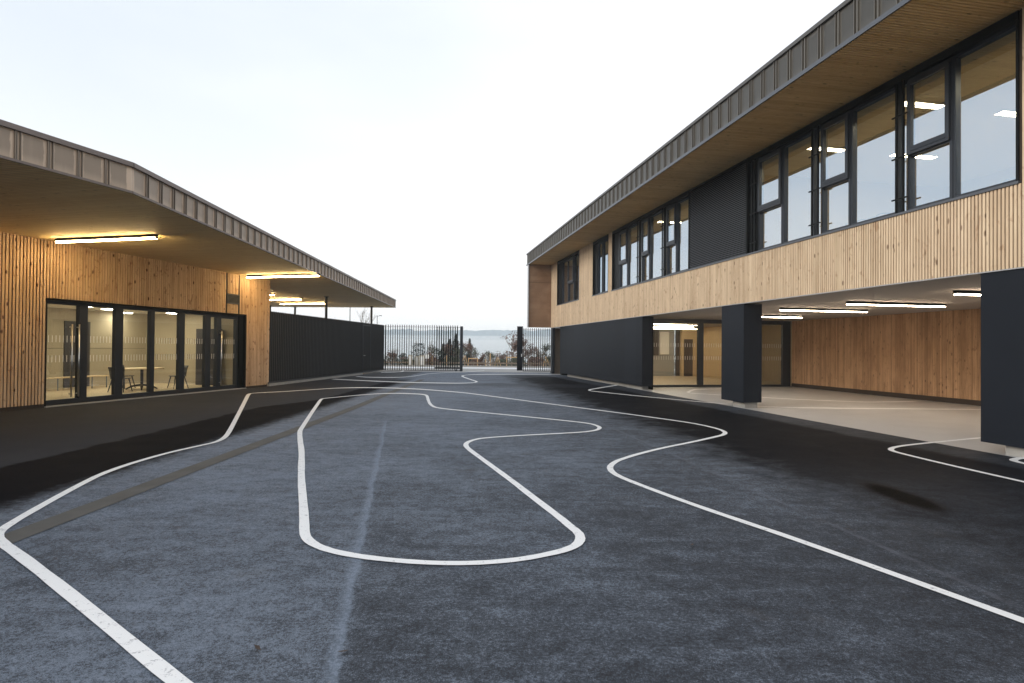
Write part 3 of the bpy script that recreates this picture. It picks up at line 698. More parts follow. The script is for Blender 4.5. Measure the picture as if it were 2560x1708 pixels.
mb = MB(); mb.box(S0, OP0, .002, .25, .0, 4.07); mb.box(OP1, S1, .002, .25, 0, 4.07); mb.box(OP0, OP1, .002, .25, GZ, 4.07)
mb.build('wall_backing', 'dark_wood', LB)
mb = MB(); mb.box(S1-.02, S1+.1, .0, 9.5, .1, 4.07); mb.build('end_wall', 'wood_l', LB)
mb = MB(); mb.box(S0, S1, 9.4, 9.6, 0, 4.07); mb.build('rear_wall', 'wood_l', LB)
mb = MB(); mb.box(7.22, 7.83, -.035, -.005, 3.01, 3.34)
z = 3.035
vf = MB(); 
for (a, b, c, d) in [(7.21, 7.84, 3.0, 3.03), (7.21, 7.84, 3.32, 3.35), (7.21, 7.24, 3.03, 3.32), (7.81, 7.84, 3.03, 3.32)]: vf.box(a, b, -.05, 0, c, d)
while z < 3.30:
    vf.add([(7.24, -.045, z), (7.81, -.045, z), (7.81, -.01, z+.03), (7.24, -.01, z+.03)], [(0, 1, 2, 3)]); z += .042
vf.build('vent_grille', 'sill', LB)
# roof outline in world coordinates
P0 = Vector((-10.3, -2.0)); P1 = Vector((-6.35, 9.77)); P2 = Vector((-7.5, 37.8)); P3 = Vector((-24, 38.4)); P4 = Vector((-24, -2))
P0 = P1 + (Vector((-6.96, 7.96)) - P1).normalized()*12
loop = [toL(*p) for p in (P0, P1, P2, P3, (-24, P0.y))]
ZL0, ZL1 = 4.07, 4.57
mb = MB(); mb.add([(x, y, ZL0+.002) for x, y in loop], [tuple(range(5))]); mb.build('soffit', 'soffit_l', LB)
mb = MB(); mb.add([(x, y, ZL1-.06) for x, y in loop], [tuple(range(5))]); mb.build('roof', 'cap_l', LB)
mp, mc = MB(), MB(); ms = mp
def inw(a, b):
    d = (Vector(b)-Vector(a)).normalized(); n = Vector((-d.y, d.x)); c = Vector(toL(-14, 18))
    return n if (c-Vector(a)).dot(n) > 0 else -n
seam_fascia(mp, ms, mc, loop[0], loop[1], ZL0, ZL1, .425, inw(loop[0], loop[1]), start=(12-.04) % .425, rib=.028, gap=.07)
seam_fascia(mp, ms, mc, loop[1], loop[2], ZL0, ZL1, .430, inw(loop[1], loop[2]), start=.40, rib=.028, gap=.07)
seam_fascia(mp, ms, mc, loop[2], loop[3], ZL0, ZL1, .430, inw(loop[2], loop[3]), start=.2, rib=.028, gap=.07)
fa = mp.build('fascia', ['fascia_l', 'seam_l'], LB); mc.build('fascia_trim', 'cap_l', fa)
# glazed front
mb = MB(); V0, V1 = .12, .24
mb.box(OP0, OP0+.04, .0, .26, 0, GZ); mb.box(OP1-.04, OP1, .0, .26, 0, GZ); mb.box(OP0+.04, OP1-.04, .0, .26, GZ-.04, GZ)
mb.build('opening_reveal', 'black', LB)
def lpane(s0, s1, name, fl, fr_, ft=.08, fb=.12, z0=.03, z1=GZ-.04):
    mb = MB(); bars(mb, [(s0, s0+fl, z0, z1), (s1-fr_, s1, z0, z1), (s0+fl, s1-fr_, z0, z0+fb), (s0+fl, s1-fr_, z1-ft, z1)], V0, V1)
    f = mb.build(name, 'frame', LB)
    g = MB(); g.quad((s0+fl, .19, z0+fb), (s1-fr_, .19, z0+fb), (s1-fr_, .19, z1-ft), (s0+fl, .19, z1-ft)); g.mi = 1
    s = s0+fl+.04
    while s < s1-fr_-.03:
        for za, zb in ((1.09, 1.26), (1.59, 1.76)): g.quad((s, .186, za), (s+.016, .186, za), (s+.016, .186, zb), (s, .186, zb))
        s += .095
    g.build('pane', ['glass', 'white'], f)
    return f
def handle(par, s, za=.2, zb=2.06):
    mb = MB(); mb.tube([(s, .05, za), (s, .05, zb)], .019, 10)
    for z in (za+.08, zb-.08): mb.tube([(s, .05, z), (s, .13, z)], .012, 8)
    mb.build('handle', 'steel', par, smooth=True)
d = lpane(1.06, 2.16, 'glass_door', .04, .17); handle(d, 1.74); handle(d, 1.93)
lpane(2.16, 3.10, 'window', .06, .05); lpane(3.10, 4.26, 'window', .19, .05); lpane(4.26, 5.36, 'window', .10, .05)
lpane(5.36, 6.46, 'window', .16, .05); lpane(6.46, 6.98, 'window', .18, .05, ft=.12)
d = lpane(6.98, 7.98, 'glass_door', .16, .10, ft=.14); handle(d, 7.07, .2, 2.05)
mb = MB(); mb.box(7.98, OP1-.04, .08, .24, 0, GZ-.04); mb.build('side_post', 'black', LB)
mb = MB(); mb.box(OP0, OP1, -.06, .11, 0, .022); mb.build('threshold', 'edge_metal', LB)
# room
mb = MB(); mb.quad((-1, .25, .025), (9.38, .25, .025), (9.38, 5.5, .025), (-1, 5.5, .025)); mb.build('room_floor', 'floor_in', LB)
mb = MB(); mb.box(-1, 9.38, .25, 5.5, 2.78, 2.85); mb.build('room_ceiling', 'ceil_white', LB)
mb = MB(); mb.box(-1, 9.4, 5.5, 5.6, 0, 2.8); mb.box(-1.1, -1, .25, 5.5, 0, 2.8); mb.box(9.36, 9.4, .25, 5.5, 0, 2.8); mb.build('room_walls', 'ply_board', LB)
mb = MB(); mb.box(5.95, 6.9, 5.46, 5.499, .03, 2.35); mb.build('room_door', 'dark_door', LB)
RD = mb
for st in (7.72, 8.3): pass
mb = MB(); mb.box(7.9, 7.915, 5.49, 5.499, .03, 2.78); mb.box(-1, 9.3, 5.488, 5.4985, 1.39, 1.40); mb.build('panel_joints', 'dark_wood', LB)
# canopy columns behind the fence
for (x, y) in [(-9.44, 29.92), (-8.83, 37.0), (-14.0, 38.0), (-15.2, 37.0)]:
    a, b = toL(x, y); mb = MB(); mb.tube([(a, b, 0), (a, b, ZL0+.001)], .065, 14); mb.tube([(a, b, ZL0-.02), (a, b, ZL0+.001)], .12, 14)
    mb.build('column', 'frame', LB, smooth=False)
# outside lights
L0 = make_tube('tube', .010, .032); used = False
for s, v, lab in [(.92, -1.87, 'long lit tube light on the canopy soffit above the pavilion doors, nearest one'),
                  (8.05, -1.62, 'lit tube light on the canopy soffit at the far corner of the pavilion'),
                  (14.6, 4.85, 'lit tube light under the rear canopy, shortest visible one above the slatted fence'),
                  (17.2, 5.1, 'lit tube light under the rear canopy, middle one of three above the slatted fence'),
                  (20.05, 5.45, 'lit tube light under the rear canopy, lowest of three above the slatted fence')]:
    c = Lw(s, v, ZL0-.108)
    if not used: o = L0; o.location = c; o.rotation_euler = (0, 0, RZL+PI/2); o['label'] = lab; used = True
    else: o = dup(L0, c, RZL+PI/2, lab)
    o['group'] = 'tube lights under the pavilion canopy'
r0 = None
for i, (s, v) in enumerate([(4.7, 2.9), (6.0, 3.6), (7.9, 5.0), (6.3, 2.4), (2.6, 3.4), (8.3, 3.2)]):
    lab = 'round white ceiling light in the glazed room, ' + ['seen through the pane beside the left door', 'middle of the visible cluster', 'deepest one near the back wall', 'seen through the third pane', 'behind the left glass door', 'near the right end wall'][i]
    c = Lw(s, v, 2.74)
    if r0 is None:
        r0 = thing('round_ceiling_light', lab, 'ceiling light', c, 0, 'round lights in the glazed room')
        MB().tube([(0, 0, 0), (0, 0, .04)], .27, 24).build('light_ring', 'white', r0)
        MB().tube([(0, 0, -.012), (0, 0, -.001)], .24, 24).build('diffuser', 'room_light', r0)
    else: dup(r0, c, 0, lab)
# furniture in the glazed room
T = thing('round_table', 'round pale-topped table on a black pedestal behind the glazing', 'table', Lw(6.3, 2.55, .025), RZL)
mb = MB(); mb.tube([(0, 0, .70), (0, 0, .73)], .66, 40); mb.build('tabletop', 'table_top', T)
mb = MB(); mb.tube([(0, 0, .06), (0, 0, .70)], .045, 12); mb.build('pedestal', 'chair_black', T)
mb = MB()
for a in range(4):
    q = PI/4 + a*PI/2; mb.tube([(0, 0, .16), (.28*math.cos(q), .28*math.sin(q), .12), (.46*math.cos(q), .46*math.sin(q), .02)], [.035, .03, .022], 8)
mb.build('foot', 'chair_black', T)
def chair():
    t = thing('shell_chair', 'x', 'chair')
    mb = MB(); n = 6
    seat = [(-.22, -.20), (.22, -.20), (.20, .21), (-.20, .21)]
    mb.prism(seat, .42, .445); mb.build('seat', 'chair_black', t)
    mb = MB(); rows = []
    for j in range(5):
        z = .44 + .36*j/4; y = .20 + .05*j/4 + (.02 if j == 4 else 0)
        rows.append([(x*(.21+.01*j)/.21, y + .05*(x/.21)**2*-1 + .02, z) for x in (-.21, -.1, 0, .1, .21)])
    vs = [p for r in rows for p in r] + [(p[0], p[1]+.018, p[2]) for r in rows for p in r]; k = 25
    fs = [(j*5+i, j*5+i+1, (j+1)*5+i+1, (j+1)*5+i) for j in range(4) for i in range(4)]
    fs += [tuple(k+q for q in f)[::-1] for f in fs]
    rim = [i for i in range(5)] + [j*5+4 for j in range(1, 5)] + [20+i for i in range(3, -1, -1)] + [j*5 for j in range(3, 0, -1)]
    fs += [(rim[i], rim[(i+1) % len(rim)], rim[(i+1) % len(rim)]+k, rim[i]+k) for i in range(len(rim))]
    mb.add(vs, fs); mb.build('backrest', 'chair_black', t, smooth=True)
    for x in (-1, 1):
        for y in (-1, 1): MB().tube([(x*.17, y*.15, .42), (x*.24, y*.23+(.03 if y > 0 else 0), 0)], [.02, .014], 8).build('leg', 'chair_black', t)
    return t
c0 = None
for s, v, rz, lab in [(5.25, 2.3, PI/2+.3, 'black shell chair on the left of the round table, nearest the glass door'), (6.5, 3.5, .1, 'black shell chair behind the round table against the back wall'),
                      (7.15, 1.9, -PI/2-.4, 'black shell chair on the right of the round table, turned sideways')]:
    if c0 is None: c0 = chair(); o = c0
    else: o = dup(c0)
    o.location = Lw(s, v, .025); o.rotation_euler = (0, 0, RZL+rz); o['label'] = lab; o['group'] = 'black chairs round the table'
B = thing('long_bench', 'long low pale bench with dark legs against the room wall, left of the table', 'bench', Lw(5.6, 4.6, .025), RZL)
MB().box(-1.4, 1.1, -.22, .22, .40, .43).build('bench_top', 'table_top', B)
for x in (-1.3, -.7, -.1, .5, 1.05):
    MB().tube([(x, -.18, 0), (x, -.18, .40)], .015).build('leg', 'chair_blue', B)
NB = thing('notice_board', 'plain cream board on the right end wall of the glazed room', 'board', Lw(9.355, 1.52, 1.0), RZL)
MB().box(-.03, -.001, -.19, .19, 0, .87).build('board_panel', 'plaster', NB)
WC = thing('tall_cupboard', 'tall dark cupboard against the right end wall of the glazed room', 'cupboard', Lw(9.1, 2.3, .025), RZL)
MB().box(-.2, .2, -.42, .42, 0, 2.15).build('cupboard_body', 'dark_door', WC)
MB().box(-.225, -.202, -.40, -.01, .05, 2.1).box(-.225, -.202, .01, .40, .05, 2.1).build('cupboard_door', 'dark_door', WC)

# ================================================================= FENCES AND GATES
FA = Vector((-9.38, 22.60, 0)); FB = Vector((-7.93, 36.6, 0)); fd = (FB-FA).normalized(); FL = (FB-FA).length; RZF = math.atan2(fd.y, fd.x)
FN = thing('slatted_fence', 'tall black vertical-slat fence with a concrete plinth beside the pavilion', 'fence', FA, RZF)
mb = MB(); k = 0
dS = 11.2/(1); 
while k*.145 < FL:
    s = k*.145
    mb.box(s, s+.042, .012, .031, .15, 2.9); k += 1
mb.build('slat_panel', 'fin', FN)
mb = MB(); mb.box(0, FL, .032, .05, .15, 2.88); mb.build('backing_sheet', 'black', FN)
mb = MB(); mb.box(0, FL, -.075, .045, .10, .149); mb.build('bottom_rail', 'frame', FN)
mb = MB(); mb.box(.0, 10.1, -.12, .06, 0, .098); mb.build('plinth', 'concrete', FN)
mb = MB(); 
for s in (10.15, 11.35, FL-.04): mb.box(s, s+.05, -.085, -.061, .15, 2.9)
mb.box(10.2, 11.35, -.085, -.061, 2.72, 2.76); mb.box(10.2, 11.35, -.085, -.061, .15, .2)
dn = mb.build('door_leaf_frame', 'frame', FN)
mb = MB(); mb.tube([(10.26, -.12, 1.05), (10.42, -.12, 1.05)], .012, 8); mb.tube([(10.26, -.12, 1.05), (10.26, -.08, 1.05)], .012, 8); mb.build('handle', 'steel', dn)
# open bar fence
GA = FB.copy(); GB = Vector((-3.25, 37.15, 0)); gd = (GB-GA).normalized(); GL = (GB-GA).length; RZG = math.atan2(gd.y, gd.x)
BF = thing('bar_fence', 'open fence of upright black bars between the slatted fence and the gateway', 'fence', GA, RZG)
bar = None; s = .10; i = 0
while s < GL-.1:
    if bar is None: mb = MB(); mb.box(-.02, .02, -.03, .03, .12, 2.93); bar = mb.build('bar', 'black', BF); o = bar
    else: o = bar.copy(); COL.objects.link(o)
    o.location = (s, 0, 0); s += .1423; i += 1
mb = MB(); mb.box(0, GL, .005, .02, 2.80, 2.815); mb.box(0, GL, -.02, .02, .08, .119); mb.build('rail', 'black', BF)
SG = thing('sliding_gate', 'black barred sliding gate leaf rolled back behind the bar fence with a broad end post', 'gate', GA + gd*3.12, RZG)
bar = None; s = .13; L = GL-3.12
while s < L-.1:
    if bar is None: mb = MB(); mb.box(-.03, .03, .10, .16, .20, 2.86); bar = mb.build('bar', 'black', SG); o = bar
    else: o = bar.copy(); COL.objects.link(o)
    o.location = (s, 0, 0); s += .1423
mb = MB(); mb.box(0, L, .09, .17, .20, .30); mb.build('bottom_rail', 'black', SG)
mb = MB(); mb.box(L-.02, L+.16, -.04, .18, .05, 2.88); mb.build('end_post', 'frame', SG)
mb = MB(); mb.tube([(L-.25, .10, .1), (L-.25, .16, .1)], .07, 14); mb.build('wheel', 'galv', SG)
# right gate
HA = Vector((.38, 37.2, 0)); HB = Vector((2.62, 37.2, 0))
RG = thing('fixed_gate', 'short black barred gate panel with a broad box post on the right of the gateway', 'gate', HA, 0)
mb = MB(); mb.box(-.06, .30, -.12, .02, .13, 2.88); mb.box(-.075, .315, -.135, .035, 2.88, 2.91); bp = mb.build('box_post', 'panel', RG)
mb = MB(); mb.box(.20, .25, -.14, -.121, 1.0, 1.18); mb.build('lock', 'steel', bp)
bar = None; s = .36
while s < 2.05:
    if bar is None: mb = MB(); mb.box(-.02, .02, -.03, .03, .12, 2.80); bar = mb.build('bar', 'black', RG); o = bar
    else: o = bar.copy(); COL.objects.link(o)
    o.location = (s, 0, 0); s += .134
mb = MB(); mb.box(.30, 2.1, .005, .02, 2.70, 2.715); mb.box(.30, 2.1, -.02, .02, .08, .119); mb.build('rail', 'black', RG)

# ================================================================= BEYOND THE GATE
def post_lamp(name, x, y, h, lab, arm):
    t = thing(name, lab, 'street lamp', (x, y, terr_z(x, y)))
    MB().tube([(0, 0, 0), (0, 0, h*.5), (0, 0, h)], [.07, .055, .04], 8).build('pole', 'galv', t)
    MB().tube([(0, 0, h-.05), (arm*.9, 0, h)], .03, 6).build('arm', 'galv', t)
    MB().box(min(arm*.7, arm*1.3), max(arm*.7, arm*1.3), -.1, .1, h-.03, h+.05).build('lamp_head', 'galv', t)
post_lamp('street_lamp', -14.31, 52, 5.7, 'thin street lamp pole seen under the canopy edge', .7)
post_lamp('street_lamp', -14.65, 64, 6.0, 'short street lamp with a flat head pointing right, beyond the bar fence', .38)
def cabinet(x, y, w_, h, lab):
    t = thing('utility_cabinet', lab, 'cabinet', (x, y, terr_z(x, y)), 0, 'utility cabinets across the road')
    MB().box(-w_/2, w_/2, -.15, .15, .05, h).build('cabinet_body', 'cabinet', t)
    MB().box(-w_/2-.02, w_/2+.02, -.17, .17, h, h+.04).build('cabinet_lid', 'cabinet', t)
    MB().box(-w_/2+.03, w_/2-.03, -.165, -.151, .12, h-.05).build('cabinet_door', 'white', t)
    MB().box(-w_/2, w_/2, -.15, .15, -.1, .049).build('cabinet_base', 'concrete', t)
cabinet(-8.42, 49.0, .30, .88, 'cream utility cabinet across the road, leftmost and narrow')
cabinet(-7.95, 49.4, .34, .78, 'cream utility cabinet across the road, middle of three')
cabinet(-7.45, 49.0, .38, .86, 'cream utility cabinet across the road, right one under the white sign')
t = thing('road_sign', 'small white square sign on a post beside the cabinets', 'sign', (-7.3, 50.5, -.05))
MB().tube([(0, 0, 0), (0, 0, 1.2)], .025, 8).build('post', 'galv', t); MB().box(-.2, .2, -.03, -.005, .62, .98).build('sign_panel', 'white', t)
# timber rail fence
RF = thing('timber_rail_fence', 'low weathered timber rail fence along the far side of the road', 'fence', (-16, 49.6, -.05))
for i in range(20):
    MB().box(i*1.6-.04, i*1.6+.04, -.04, .04, 0, .42).build('post', 'timber_grey', RF)
MB().box(0, 30.4, -.06, -.041, .24, .36).build('rail', 'timber_grey', RF)
def goal(x, y, wd, h, lab, legs=True):
    t = thing('post_and_rail', lab, 'frame', (x, y, terr_z(x, y)), 0, 'new timber posts and frames across the road')
    MB().box(-wd/2, -wd/2+.07, -.035, .035, 0, h).build('post', 'timber', t)
    MB().box(wd/2-.07, wd/2, -.035, .035, 0, h).build('post', 'timber', t)
    MB().box(-wd/2+.07, wd/2-.07, -.03, .03, h-.10, h-.02).build('rail', 'timber', t)
goal(-3.35, 51.0, .85, .72, 'pale timber posts with a top rail by the brown-leaved tree')
goal(.02, 51.0, 1.0, .86, 'pale timber posts with a top rail beside the right gate post')
def stake(x, y, h, lab):
    t = thing('timber_stake', lab, 'stake', (x, y, terr_z(x, y)), 0, 'new timber posts and frames across the road')
    MB().box(-.04, .04, -.04, .04, 0, h).build('post', 'timber', t)
    MB().prism([(-.04, -.04), (.04, -.04), (.04, .04), (-.04, .04)], h+.001, h+.03).build('cap', 'timber_grey', t)
stake(-2.25, 51, .62, 'single short timber stake left of the tall stake in the gateway')
stake(-1.87, 51, 1.12, 'single tall timber stake in the middle of the gateway')
stake(-5.65, 51, .9, 'timber stake seen between the bars near the gate end post, right one')
stake(-6.9, 51, .9, 'timber stake seen between the bars, left of the gate end post')
def tripod(x, y, h, lab):
    t = thing('tree_stakes', lab, 'stakes', (x, y, terr_z(x, y)), 0, 'A-shaped timber tree stakes')
    for a in (-1, 0, 1): MB().tube([(a*.28, (.2 if a == 0 else -.1), 0), (a*.05, 0, h)], .025, 5).build('stake', 'timber', t)
tripod(-4.15, 52, .9, 'A-shaped timber stakes left of the brown-leaved tree'); tripod(-1.25, 52.5, .8, 'small A-shaped timber stakes right of the tall stake'); tripod(3.05, 52.5, .9, 'A-shaped timber stakes seen through the right gate bars')

for x, y, lab, mt in [(-1.28, 3.02, 'small brown curled leaf on the asphalt at the bottom, left of the joint', 'leaf_dark'), (-.84, 2.99, 'dry brown leaf on the asphalt at the bottom, by the pale joint', 'leaf_dark'),
                   (2.92, 5.11, 'flat brown leaf on the dark asphalt right of the long line', 'leaf_dark'), (1.43, 4.66, 'brown leaf on the asphalt between the loop and the long line', 'leaf_dark')]:
    mb = MB(); sgn = 1 + (x > 0)*.3
    mb.add([(-.035*sgn, 0, .012), (-.01, .014, .016), (.03, .006, .022), (.012, -.014, .014), (0, 0, .013)], [(0, 3, 4), (3, 2, 4), (2, 1, 4), (1, 0, 4)])
    o = mb.build('fallen_leaf', mt); o.location = (x, y, .0); o.rotation_euler = (0, 0, x*3); tag(o, lab, 'leaf', 'fallen leaves on the asphalt')
# trees
def branch(mb, tips, p, d, L, r, depth, rnd, spread=.55, rise=.25, n=5):
    q = p + d*L*.5 + Vector((rnd.uniform(-1, 1), rnd.uniform(-1, 1), rnd.uniform(-.5, 1)))*L*.06; e = p + d*L
    mb.tube([p, q, e], [r, r*.8, r*.6], n, cap=False)
    if depth == 0: tips.append((e, d)); return
    for k in range(rnd.choice((2, 3, 3))):
        nd_ = (d + Vector((rnd.uniform(-1, 1), rnd.uniform(-1, 1), rnd.uniform(-.3, .8)))*spread + Vector((0, 0, rise*.4))).normalized()
        st = p.lerp(e, rnd.uniform(.55, 1.0))
        branch(mb, tips, st, nd_, L*rnd.uniform(.6, .82), r*.58, depth-1, rnd, spread, rise, max(3, n-1))
def bare_tree(x, y, H, lab, seed, leaves=None, nleaf=0, mat='bark', name='bare_tree', depth=5, spread=.55, cat='tree', grp=None, lsz=.06, leafname='leaves', fac=.27):
    rnd = random.Random(seed); z = terr_z(x, y)
    t = thing(name, lab, cat, (x, y, z), 0, grp)
    mb = MB(); tips = []
    branch(mb, tips, Vector((0, 0, 0)), Vector((rnd.uniform(-.05, .05), 0, 1)).normalized(), H*fac, H*.012+.012, depth, rnd, spread)
    top = max(e.z for e, d in tips); k = H/top
    mb.v = [(a*k, b*k, c*k) for a, b, c in mb.v]
    mb.build('trunk', mat, t, fixn=False)
    if leaves:
        lm = MB()
        for _ in range(nleaf):
            e, d = rnd.choice(tips); c = e*k + Vector([rnd.gauss(0, .05*H) for _ in range(3)]); u = Vector([rnd.gauss(0, 1) for _ in range(3)]).normalized(); v2 = u.orthogonal().normalized()
            s = lsz*rnd.uniform(.6, 1.5)
            lm.quad(c-u*s-v2*s*.6, c+u*s-v2*s*.6, c+u*s+v2*s*.6, c-u*s+v2*s*.6)
        lm.build(leafname, leaves, t, fixn=False)
    return t
def conifer(x, y, H, R, lab, seed, grp=None):
    rnd = random.Random(seed); z = terr_z(x, y); t = thing('conifer', lab, 'tree', (x, y, z), 0, grp)
    MB().tube([(0, 0, 0), (0, 0, H*.98)], [.12, .015], 7).build('trunk', 'bark', t)
    mb = MB()
    for i in range(2600):
        h = rnd.random()**1.2; rad = R*1.5*(1-h)**.85*(.35+.65*rnd.random()**.5)*(.8+.25*math.sin(h*26)); a = rnd.uniform(0, 2*PI)
        c = Vector((rad*math.cos(a), rad*math.sin(a), H*(.06+.94*h) - rad*.18)); u = Vector((math.cos(a), math.sin(a), rnd.uniform(-.6, .2))).normalized(); v2 = u.cross(Vector((0, 0, 1))).normalized()
        s = .10+.12*rnd.random()
        mb.quad(c-u*s-v2*s*.45, c+u*s-v2*s*.2, c+u*s+v2*s*.2, c-u*s+v2*s*.45)
    mb.build('crown', 'conifer', t, fixn=False)
def bush(x, y, H, W, lab, seed, mat, name='bush', grp=None):
    rnd = random.Random(seed); z = terr_z(x, y); t = thing(name, lab, 'bush', (x, y, z), 0, grp)
    mb = MB()
    for i in range(26):
        a = rnd.uniform(0, 2*PI); q = rnd.uniform(.2, 1)*W*.5
        mb.tube([(0+rnd.uniform(-.2, .2)*W, rnd.uniform(-.2, .2), 0), (q*.6*math.cos(a), q*.6*math.sin(a), H*.5), (q*math.cos(a), q*math.sin(a), H*rnd.uniform(.6, 1.05))], [.02, .013, .006], 4, cap=False)
    mb.build('stems', 'twig', t, fixn=False)
    mb = MB()
    for i in range(900):
        a = rnd.uniform(0, 2*PI); q = W*.5*math.sqrt(rnd.random()); h = rnd.random(); q *= (1-.5*h**2)
        c = Vector((q*math.cos(a), q*math.sin(a), H*(.05+.9*h))); u = Vector([rnd.gauss(0, 1) for _ in range(3)]).normalized(); v2 = u.orthogonal().normalized(); s = rnd.uniform(.03, .08)
        mb.quad(c-u*s-v2*s*.5, c+u*s-v2*s*.5, c+u*s+v2*s*.5, c-u*s+v2*s*.5)
    mb.build('foliage', mat, t, fixn=False)
G = 'trees and scrub beyond the road'
conifer(-7.15, 75, 5.3, 1.25, 'tallest dark conifer, right behind the sliding gate end post', 1, G)
conifer(-8.2, 78, 4.9, 1.2, 'dark conifer second from the gate end post', 2, G)
conifer(-9.35, 80, 4.4, 1.2, 'dark conifer third from the gate end post, lower', 3, G)
conifer(-5.6, 77, 3.4, 1.1, 'low dark conifer just right of the gate end post', 4, G)
bush(-11.06, 70, 3.8, 2.6, 'large rounded dark evergreen bush seen through the bars', 5, 'conifer', 'evergreen_bush', G)
bare_tree(-10.0, 72, 4.2, 'thin bare tree between the round evergreen and the conifers', 6, mat='twig', grp=G, depth=5)
bare_tree(-3.55, 53, 2.05, 'small tree with withered brown leaves in the gateway', 7, 'leaf_brown', 420, mat='bark', name='brown_leaved_tree', depth=5, spread=.62, grp=G, lsz=.040, fac=.22)
bare_tree(-2.45, 54, 1.25, 'smallest brown-leaved sapling right of the brown tree', 8, 'leaf_brown', 220, mat='bark', name='brown_leaved_tree', depth=4, spread=.7, grp=G, lsz=.04)
bare_tree(.10, 62, 4.0, 'tall bare sapling with a few brown leaves beside the right gate post', 9, 'leaf_brown', 200, mat='twig', grp=G, depth=5)
bare_tree(1.0, 60, 3.1, 'brown-leaved tree seen just inside the right gate bars', 10, 'leaf_brown', 700, mat='bark', name='brown_leaved_tree', grp=G, depth=5, spread=.7)
bare_tree(-11.75, 46.5, 4.9, 'slender bare tree rising above the slatted fence under the canopy edge', 11, mat='bark_pale', grp=G, depth=4, spread=.42, fac=.38)
bare_tree(-17.2, 85, 4.4, 'faint bare tree far left behind the bar fence', 12, mat='twig', grp=G)
spots = [(-2.3, 75, 3.0, 'left of the gateway centre gap'), (-1.3, 80, 2.9, 'centre of the gateway'), (-.4, 70, 2.7, 'right half of the gateway'), (-4.3, 66, 2.7, 'behind the brown-leaved tree'), (2.4, 70, 3.2, 'second gap of the right gate'), (3.7, 72, 3.3, 'far right gate bars'), (.9, 68, 2.8, 'behind the right gate post'), (-6.2, 62, 2.4, 'at the foot of the conifers'), (-8.6, 64, 2.2, 'left foot of the conifers'), (-15.6, 76, 2.6, 'left end behind the bar fence'), (-13.6, 74, 2.3, 'behind the bars left of the evergreen'), (-3.3, 84, 3.3, 'in mist above the brown tree'), (.4, 88, 3.6, 'misty one behind the bare sapling')]
for i, (x, y, H, where) in enumerate(spots):
    bare_tree(x, y, H, 'tangled bare winter shrub, ' + where, 30+i, 'bush_green' if i % 2 else 'leaf_brown', 160, mat='twig', name='winter_shrub', depth=5, spread=.8, cat='shrub', grp=G, lsz=.05, fac=.16)
for i, (x, y, H, W_, where) in enumerate([(-3.2, 54.5, .8, 1.6, 'under the brown-leaved tree'), (-1.0, 56, .9, 1.8, 'in the gateway right of the tall stake'), (.5, 55, 1.0, 1.8, 'inside the right timber frame'), (2.2, 55, 1.1, 2.0, 'behind the middle right gate bars'), (3.8, 56, 1.2, 2.0, 'at the right end of the right gate'), (-5.6, 55, 1.0, 2.0, 'at the gate end post'), (-7.6, 56, 1.0, 2.0, 'right of the road sign'), (-9.8, 56, .8, 1.8, 'left of the cabinets'), (-13.0, 58, .9, 2.0, 'far left behind the bars')]):
    bush(x, y, H, W_, 'low scrubby undergrowth, ' + where, 60+i, 'leaf_brown' if i % 3 == 0 else 'bush_green', 'undergrowth_bush', G)

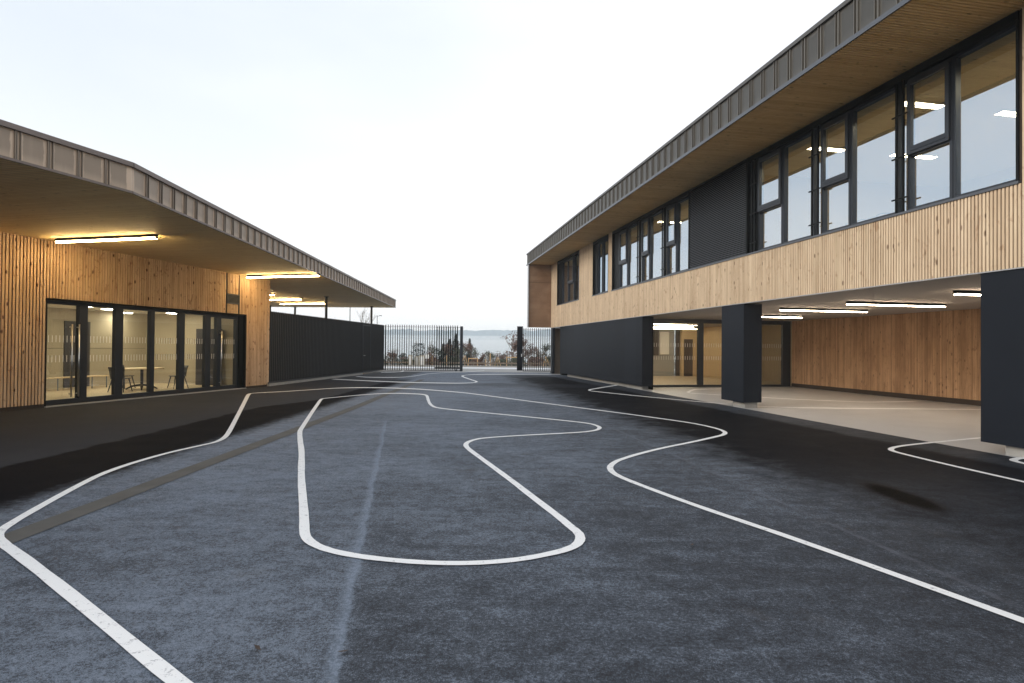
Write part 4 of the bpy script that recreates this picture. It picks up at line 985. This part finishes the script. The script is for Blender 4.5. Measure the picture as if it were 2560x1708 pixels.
rnd = random.Random(77); mb = MB()
for c in range(150):                                               # far wood down the slope, half lost in the mist
    x = rnd.uniform(-75, 45); y = rnd.uniform(125, 240); top = rnd.uniform(-3.2, 0.6) - (y-125)*.012; r = rnd.uniform(1.2, 3.2); con = rnd.random() < .4
    for i in range(150):
        h = rnd.random(); rr_ = r*((1-h) if con else math.sqrt(max(0, 1-(2*h-1)**2)))*rnd.random()**.4; a_ = rnd.uniform(0, 2*PI)
        cc_ = Vector((x+rr_*math.cos(a_), y+rr_*math.sin(a_), top-(1-h)*r*2.4)); u = Vector([rnd.gauss(0, 1) for _ in range(3)]).normalized(); v2 = u.orthogonal().normalized(); q = rnd.uniform(.12, .38)
        mb.quad(cc_-u*q-v2*q*.5, cc_+u*q-v2*q*.5, cc_+u*q+v2*q*.5, cc_-u*q+v2*q*.5)
tag(mb.build('far_wood', 'conifer', fixn=False), 'far-off misty wood on the slope below the road', 'wood', kind='stuff')
for x, y, H, R_, where in [(-10.4, 90, 5.4, 1.5, 'in the gap between the evergreen bush and the others'), (-6.6, 92, 6.4, 1.6, 'farther back behind the tallest conifer'), (-8.9, 95, 6.3, 1.7, 'farther back between the second and third conifers'), (-7.6, 70, 3.6, 1.3, 'short one in front of the tallest conifer')]:
    conifer(x, y, H, R_, 'dark conifer, ' + where, int(y), G)
for i, (x, y, H, where) in enumerate([(-5.0, 58, 2.2, 'just right of the gate end post'), (-6.9, 60, 2.6, 'behind the sliding gate bars, right part'), (-8.0, 61, 2.4, 'behind the sliding gate bars, left part'), (1.8, 58, 2.5, 'middle of the right gate, near the road'), (3.0, 60, 2.7, 'right half of the right gate, near the road'), (-.6, 60, 2.0, 'left of the bare sapling'), (-2.6, 62, 2.0, 'behind the single short stake'), (-12.2, 60, 1.8, 'left of the evergreen bush')]):
    bare_tree(x, y, H, 'leafless roadside thicket, ' + where, 90+i, 'leaf_brown' if i % 2 else 'bush_green', 260, mat='twig', name='winter_thicket', depth=5, spread=.7, cat='shrub', grp=G, lsz=.045, fac=.2)

# ================================================================= HAZE
def volume(name, box, dens, col, kind='stuff'):
    m, nt, b = newmat(name); nt.nodes.remove(b)
    pv = nd(nt, 'ShaderNodeVolumePrincipled', {'Color': col + (1,), 'Density': dens, 'Anisotropy': 0.0})
    nt.links.new(pv, nt.nodes['Material Output'].inputs['Volume'])
    o = MB().box(*box).build(name, m)
    tag(o, kind=kind); return o
volume('haze', (-1000, 1000, -60, 1500, -34, 44), .0007, (.92, .97, 1.0))
volume('mist', (-900, 900, 960, 1105, -31.5, 22), .0050, (.97, .99, 1.0))
volume('mist', (-880, 880, 970, 1095, -31, 15), .006, (.97, .99, 1.0))
